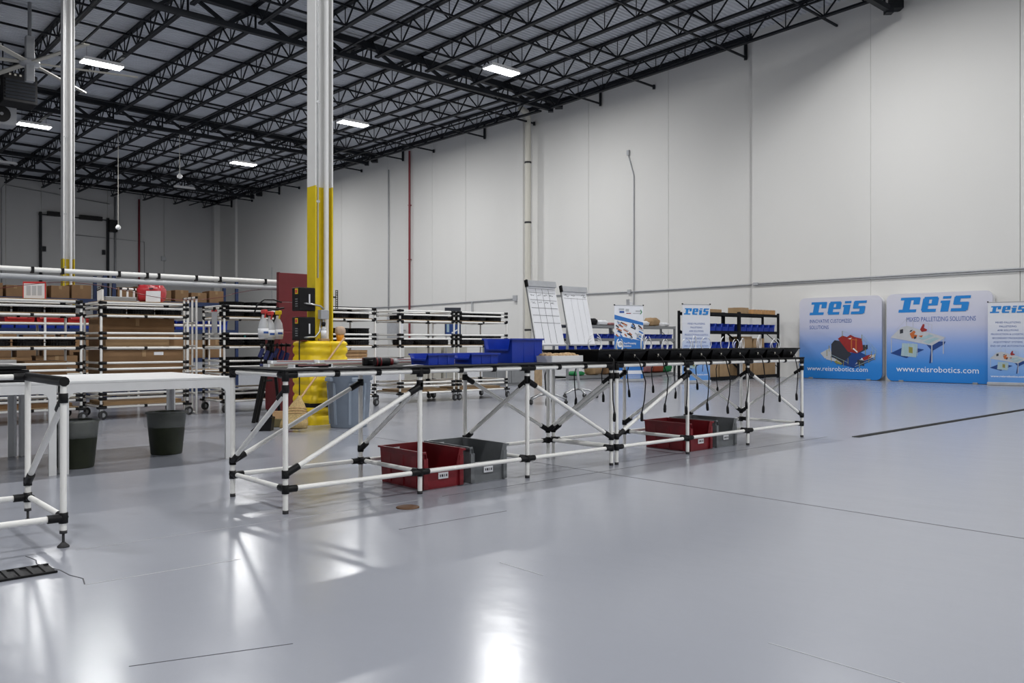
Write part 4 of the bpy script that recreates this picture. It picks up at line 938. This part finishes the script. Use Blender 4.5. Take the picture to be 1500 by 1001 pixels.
def picture(parent, x, z, s, y, kind, vs=1.0):
    def P(m, qs, dy=0.0): ob('printed_picture', quads_me([[(x+s*a, z+s*vs*b) for a, b in q] for q in qs]), m, parent, (0, y-dy, 0))['kind'] = 'stuff'
    def ln(x0, z0, x1, z1, w=.008): 
        dx, dz = x1-x0, z1-z0; L = math.hypot(dx, dz); nx, nz = -dz/L*w/2, dx/L*w/2
        return [(x0-nx, z0-nz), (x1-nx, z1-nz), (x1+nx, z1+nz), (x0+nx, z0+nz)]
    if kind == 'cell':
        P(PSHADE, [[(.0, .12), (.28, .3), (.62, .22), (.3, .0)], [(.62, .42), (1.0, .42), (.98, .36), (.78, .2), (.74, -.12), (.71, -.12), (.74, .22)]])
        P(PGREY, [[(.0, .52), (.2, .78), (.32, .82), (1.0, .52), (.76, .32), (.4, .42)]], .001)
        P(PTEAL, [[(.2, .06), (.48, .02), (.5, .36), (.22, .38)], [(.52, .5), (.72, .6), (.8, .56), (.6, .45)], [(.6, .42), (.8, .52), (.9, .5), (.7, .36)]], .002)
        P(PGREY, [ln(.02, .5, .02, .14, .012), ln(.96, .5, .96, .12, .014), ln(.76, .34, .76, -.1, .016), ln(.24, .38, .24, .05), ln(.34, .38, .34, .03), ln(.42, .38, .42, .04), ln(.5, .36, .5, .06),
                  ln(.3, 1.0, .3, .78), ln(.42, .94, .42, .74), ln(.7, .88, .7, .66), ln(.76, .84, .76, .66), ln(.3, 1.0, .76, .84, .005), ln(.1, .7, .3, 1.0, .005)], .003)
        P(PYEL, [[(.34, .14), (.42, .12), (.42, .27), (.34, .29)]], .004)
        P(PORG, [[(.36, .62), (.44, .7), (.47, .66), (.44, .6), (.5, .58), (.48, .5), (.4, .5)], [(.52, .56), (.6, .58), (.58, .52)]], .004)
        P(PRED, [[(.55, .72), (.6, .86), (.63, .85), (.62, .76), (.68, .72), (.66, .68), (.58, .66)]], .004)
        P(PDARK, [[(.18, .62), (.24, .64), (.24, .74), (.18, .72)], [(.44, .48), (.48, .5), (.48, .56), (.44, .54)], [(.36, .66), (.4, .68), (.42, .72), (.37, .7)]], .005)
    else:
        P(PSHADE, [[(.04, .3), (.3, .12), (.62, .0), (.96, .24), (.7, .42)]])
        P(PGREY, [[(.0, .38), (.18, .52), (.22, .3), (.08, .24)], [(.1, .22), (.4, .12), (.4, .2), (.12, .3)], [(.62, .1), (.96, .3), (.98, .38), (.7, .22)]], .001)
        P(PDARK, [[(.2, .62), (.26, .72), (.36, .7), (.56, .36), (.4, .12), (.2, .3)], [(.66, .1), (.78, .06), (.78, .2), (.66, .22)], [(.7, .4), (.84, .5), (.84, .6), (.7, .6)]], .002)
        P(PRED, [[(.32, .76), (.4, .84), (.48, .8), (.54, .86), (.62, .8), (.74, .76), (.76, .48), (.66, .38), (.5, .42)], [(.74, .26), (.84, .34), (.92, .36), (.88, .26), (.78, .2)]], .003)
        P(PORG, [ln(.56, .8, .56, .48, .02), ln(.64, .76, .64, .44, .02), ln(.56, .74, .66, .72, .02), ln(.58, .48, .68, .44, .02)], .004)
        P(PYEL, [ln(a_, b_, a_, b_-.16, .01) for a_, b_ in ((.16, .58), (.12, .46), (.2, .3), (.3, .24), (.42, .2), (.5, .26), (.8, .5), (.9, .44), (.96, .38), (.86, .3), (.7, .16))]+[ln(.4, .96, .4, .8), ln(.74, .86, .74, .7)]+[[(.26, .14), (.38, .08), (.4, .12), (.28, .19)]], .004)
        P(PTEAL, [ln(.74, .86, 1.0, .46, .006), ln(.74, .78, 1.0, .4, .006), ln(.4, .96, .74, .78, .005), ln(.2, .34, .5, .14, .008), ln(.62, .04, .96, .26, .008)]+[ln(a_, .8-(a_-.74)*1.4, a_, .62-(a_-.74)*1.1, .007) for a_ in (.8, .86, .92, .97)], .005)
        P(PWHITE, [[(.86, .3), (.9, .32), (.9, .35)], [(.5, .76), (.56, .78), (.54, .74)], [(.72, .22), (.76, .24), (.74, .27)], [(.58, .5), (.66, .4), (.67, .42), (.6, .52)]], .006)
def rounded(w, h, r, z0=0, n=6):
    return [(cx_+r*math.cos(math.radians(a0+90*k/n)), cz_+r*math.sin(math.radians(a0+90*k/n))) for cx_, cz_, a0 in ((w/2-r, z0+h-r, 0), (-w/2+r, z0+h-r, 90), (-w/2+r, z0+r, 180), (w/2-r, z0+r, 270)) for k in range(n+1)]
POPG = grad('display_gradient', [(0, (.01, .20, .62)), (.45, (.03, .24, .68)), (1.0, (.22, .36, .72)), (1.5, (.55, .57, .72)), (2.3, (.66, .66, .74))])
def popup(label, y0, y1, h, lines, kind, xw):
    W = y0-y1; t = thing('popup_display', label, 'display stand', (xw, (y0+y1)/2, 0), -math.pi/2)
    ob('fabric_panel', prism_me(rounded(W, h, .17, .012), 0, .05), POPG, t)
    ob('fabric_back', prism_me(rounded(W-.06, h-.06, .17, .04), .05, .27), PAPER, t)
    for s in (-1, 1): boxr(t, 'stand_foot', (s*W*.35, .15, .02), (.12, .36, .04), GREYM, .006)
    y = -.003
    for s in lines:
        if s[0] == 'logo': logo(t, s[1]*W-W/2, s[2]*h, s[3]*W, y, BLUEL)
        else: text(t, s[1], s[4], s[2]*W-W/2, s[3]*h, y, s[5], .0, 'LEFT', s[6]*W)
    picture(t, (kind[1]-.5)*W, kind[2]*h, kind[3]*W, y-.001, kind[0], kind[4])
popup('large blue and white display reading INNOVATIVE CUSTOMIZED SOLUTIONS', 12.62, 10.2, 2.32,
      [('logo', .13, .79, .71), ('t', 'INNOVATIVE CUSTOMIZED', .13, .69, .15, BLUET, .52), ('t', 'SOLUTIONS', .13, .615, .15, BLUET, .24), ('t', 'www.reisrobotics.com', .1, .10, .19, PWHITE, .74)], ('plant', .27, .14, .68, .66), 22.66)
popup('large blue and white display reading MIXED PALLETIZING SOLUTIONS', 10.07, 7.45, 2.33,
      [('logo', .12, .79, .70), ('t', 'MIXED PALLETIZING SOLUTIONS', .2, .685, .17, BLUET, .65), ('t', 'www.reisrobotics.com', .1, .115, .22, PWHITE, .78)], ('cell', .04, .27, .54, .74), 22.66)
ROLG = grad('banner_gradient', [(.1, (.10, .30, .70)), (.6, (.26, .44, .78)), (1.1, (.60, .66, .80)), (1.5, (.72, .74, .80)), (2.1, (.74, .75, .79))])
def rollup(label, x, y, rz, W, H, prof):
    t = thing('rollup_banner', label, 'banner', (x, y, 0), rz)
    ob('banner_sheet', prism_me([(-W/2, .06), (W/2, .06), (W/2, H), (0, H-.012), (-W/2, H)], 0, .006), prof, t)
    boxr(t, 'base_cassette', (0, .02, .04), (W+.03, .12, .075), GREYP, .012); tube(t, 'rear_pole', (0, .05, .05), (0, .05, H), .01, ZINC, 8); tube(t, 'top_bar', (-W/2, .004, H), (W/2, .004, H), .012, GREYP, 8)
    for s in (-1, 1): box(t, 'top_clip', (s*W/2, 0, H+.01), (.03, .03, .03), BLACK)
    return t
LN = ['MIXED PALLETIZING', 'PALLETIZING', 'AMR SOLUTIONS', 'PRODUCTION & LOGISTICS', 'SECONDARY PACKAGING', 'ADJUSTMENT SYSTEMS', 'END OF LINE AUTOMATION']
def reisbanner(label, x, y, rz, W=.82, H=2.02):
    t = rollup(label, x, y, rz, W, H, ROLG)
    logo(t, -W*.45, H*.87, W*.92, -.003, BLUEL)
    for k, s in enumerate(LN): text(t, s, .062, 0, H*(.745-.047*k), -.003, BLUET, 0, 'CENTER', W*[.62, .42, .52, .84, .78, .72, .86][k])
    picture(t, -W*.45, .36, W*.92, -.004, 'cell', .72); text(t, 'www.reisrobotics.com', .07, 0, .2, -.003, PWHITE, .001, 'CENTER', W*.85)
    return t
reisbanner('white roll-up banner with blue letters in front of the black racks', 17.84, 12.8, -.38)
reisbanner('white roll-up banner with blue letters beside the large displays', 22.5, 7.06, -1.35, .85, 2.03)
t = rollup('blue roll-up banner with a slanted photo strip in front of the low shelves', 17.2, 14.5, -.38, .86, 2.03, PWHITE)
W, H = .86, 2.03
ob('blue_field', quads_me([[(-W/2, .3), (W/2, .3), (W/2, 1.08), (-W/2, 1.24)], [(-W/2, 1.78), (-W/2, 1.66), (W/2, 1.5), (W/2, 1.58)], [(-W/2, .07), (W/2, .07), (W/2, .2), (-W/2, .2)]]), SKYB, t, (0, -.003, 0))
random.seed(5); qs = {0: [], 1: [], 2: [], 3: []}
for k in range(34):
    x = random.uniform(-.4, .32); z = 1.17+random.uniform(0, .38)-.15*x; a_ = random.uniform(.05, .16); qs[k % 4].append([(x, z), (x+a_, z-.06), (x+a_+.02, z-.035), (x+.02, z+.03)])
for k, m in enumerate((PDARK, PGREY, PORG, SKYB)): ob('printed_photo', quads_me(qs[k]), m, t, (0, -.004-.0005*k, 0))['kind'] = 'stuff'
def disc(t, x, z, r, m, y): ob('printed_disc', quads_me([[(x+r*math.cos(a_*math.pi/10), z+r*math.sin(a_*math.pi/10)) for a_ in range(20)]]), m, t, (0, y, 0))
disc(t, -.26, 1.0, .085, PWHITE, -.006); disc(t, -.26, 1.0, .04, PGREY, -.007); disc(t, -.1, .83, .065, PDARK, -.006); disc(t, -.1, .54, .05, PWHITE, -.006)
text(t, 'Food Processing', .07, -.15, 1.0, -.006, PWHITE, .002, 'LEFT', .36); text(t, 'Solutions', .06, -.15, .93, -.006, PWHITE, .002, 'LEFT', .22); text(t, 'Processing Automation', .06, 0, .77, -.006, PWHITE, .001, 'LEFT', .38)
text(t, 'Primary Packaging', .07, -.28, .65, -.006, PWHITE, .002, 'LEFT', .5); text(t, 'Systems', .06, 0, .5, -.006, PWHITE, .001, 'LEFT', .2)
for k, (x, z, a_, b_, m) in enumerate(((-.3, 1.9, .16, .05, PGREY), (-.28, 1.83, .14, .05, BLUET), (-.1, 1.87, .1, .07, PGREY), (-.08, 1.81, .14, .02, PRED), (.2, 1.86, .16, .04, PGREY), (.12, 1.81, .22, .02, PGREY))): ob('printed_mark', quads_me([[(x, z), (x+a_, z), (x+a_, z+b_), (x, z+b_)]]), m, t, (0, -.004, 0))
ob('printed_arrow', quads_me([[(.33, 1.8), (.36, 1.8), (.4, 1.86), (.36, 1.92), (.33, 1.92), (.37, 1.86)]]), GREEN, t, (0, -.004, 0))
for k in range(3): box(t, 'printed_line', (.15, -.005, .1+.035*k), (.4, .002, .012), PWHITE)
# ================================================================ shelving by the side wall
SL = (.09, .87, 1.35, 1.85)
for x0, x1, nm, k in ((18.35, 20.45, 'behind the white banner', 0), (20.45, 22.55, 'beside the large display', 1)):
    rack('black steel shelf rack '+nm, x0, x1, 13.2, 13.78, SL, 1.9, BLACKM, BLACKM)
    row('bin', x0+.1, x1-.1, 13.45, SL[2]+.012, .28, .44, .2, BLUEB, 'blue bin on the black rack '+nm, 'blue bins on the black racks')
row('box', 18.5, 20.3, 13.48, SL[3]+.012, .6, .4, .12, CARD2, 'low brown carton on top of the black rack behind the white banner', 'cartons on top of the black racks', cat='box')
row('box', 20.55, 21.2, 13.48, SL[3]+.012, .5, .4, .2, CARD2, 'taller brown carton on top of the black rack beside the large display', 'cartons on top of the black racks', cat='box')
for k in range(7): carton('small orange taped carton in the row on the black rack', (21.3+.17*k, 13.4, SL[3]+.012), (.15, .3, .13), mat('orange_carton%d' % k, (.55, .30, .12), .8), 0, 'small cartons on the black rack')
row('box', 20.6, 22.0, 13.48, SL[1]+.012, .62, .42, .3, CARD2, 'brown carton on the middle shelf of the black rack beside the large display', 'cartons on the black racks', cat='box')
row('bin', 18.5, 20.3, 13.45, SL[1]+.012, .28, .44, .18, BLUEB, 'blue bin on the middle shelf of the black rack behind the white banner', 'blue bins on the black racks')
row('bin', 22.0, 22.5, 13.45, SL[1]+.012, .22, .4, .15, BLUEB, 'blue bin next to the carton on the black rack', 'blue bins on the black racks')
row('box', 18.5, 20.35, 13.48, SL[0]+.012, .5, .44, .42, CARD2, 'brown carton on the bottom shelf of the black rack behind the white banner', 'cartons on the black racks', cat='box')
row('box', 20.6, 22.5, 13.48, SL[0]+.012, .6, .44, .48, CARD2, 'brown carton on the bottom shelf of the black rack beside the large display', 'cartons on the black racks', cat='box')
# low long shelf
LL = (.09, .8, 1.15, 1.53)
for x0, x1, nm in ((16.6, 19.05, 'next to the flipcharts'), (19.05, 21.5, 'behind the blue banner')):
    rack('low grey steel shelf '+nm, x0, x1, 16.2, 16.8, LL, 1.55, GREYM, GREYM)
    row('bin', x0+.1, x1-.1, 16.45, LL[2]+.012, .26, .42, .13, BLUEB, 'blue bin on the upper shelf of the low grey steel shelf '+nm, 'blue bins on the low shelves')
    row('bin', x0+.1, x1-.1, 16.45, LL[1]+.012, .26, .42, .16, BLUEB, 'blue bin on the lower shelf of the low grey steel shelf '+nm, 'blue bins on the low shelves')
for k, (x, w_, h_, m, lab) in enumerate(((17.35, .3, .14, BLACK, 'black rounded helmet like shell on the low grey shelf next to the flipcharts'), (17.75, .42, .2, BLACK, 'larger black dome shaped shell on the low grey shelf next to the flipcharts'), (18.2, .42, .15, PAPER, 'crumpled clear wrap on the low grey shelf next to the flipcharts'),
        (18.6, .4, .08, PINK, 'flat pinkish wrapped parcel on the low grey shelf'), (20.1, .55, .15, PAPER, 'white wrapped bundle on the low grey shelf behind the blue banner'), (20.6, .5, .26, CARD2, 'tan lumpy parcel on the low grey shelf behind the blue banner'), (21.15, .3, .12, PAPER, 'small white bundle at the end of the low grey shelf'))):
    tag(ob('parcel', blob_me(w_, .36, h_, k+1), m, None, (x, 16.45, LL[3]+.012)), lab, 'parcel')
for k, (x, h_, m, lab) in enumerate(((19.35, .48, PAPER, 'white upright panel leaning on the wall shelf'), (19.55, .5, GREYP, 'grey upright panel leaning on the wall shelf'), (19.72, .82, GREYP, 'tall thin grey panel leaning on the wall shelf'), (19.86, .74, PAPER, 'tall thin white panel leaning on the wall shelf'), (20.02, .54, BLUEB, 'dark blue upright panel leaning on the wall shelf'))):
    tag(boxr(None, 'panel_board', (x, 16.66, LL[3]+.012+h_/2), (.13, .03, h_), m, .006), lab, 'panel')
for k, (x, m, lab) in enumerate(((17.2, GREEN, 'green wrapped bundle on the bottom shelf next to the flipcharts'), (17.9, CARD2, 'tan parcel on the bottom shelf next to the flipcharts'), (18.5, CARD, 'brown parcel on the bottom shelf next to the flipcharts'), (19.6, PINK, 'pinkish wrapped bundle on the bottom shelf behind the blue banner'), (20.2, PINK, 'second pinkish bundle on the bottom shelf behind the blue banner'), (20.75, mat('dull_red_wrap', (.35, .07, .03), .6), 'dull red bundle on the bottom shelf behind the blue banner'), (21.2, GREEN, 'green bundle on the bottom shelf behind the blue banner'))):
    tag(ob('parcel', blob_me(.5, .42, .3 if k else .12, k+11), m, None, (x, 16.45, LL[0]+.012)), lab, 'parcel')
t = thing('small_cabinet', 'low dark cabinet with boards behind the flipcharts', 'cabinet', (13.2, 15.3, 0))
boxr(t, 'body', (.5, .25, .5), (1.0, .5, 1.0), GREYM, .008)
for s in (.26, .74): boxr(t, 'door', (s, -.01, .5), (.46, .02, .9), GREYM, .004); box(t, 'door_handle', (s, -.026, .75), (.1, .012, .012), ZINC)
box(t, 'worktop', (.5, .25, 1.015), (1.06, .56, .03), BLACK)
for k, (dx, l_) in enumerate(((.15, 1.9), (.28, 2.0), (.4, 1.8))):
    tag(boxr(None, 'timber_board', (atY(781, 14.6)+dx*.6, 14.6, l_/2), (.09, .03, l_), PLY, .004), ['long', 'longest', 'shorter'][k]+' timber board standing upright behind the flipcharts', 'board')
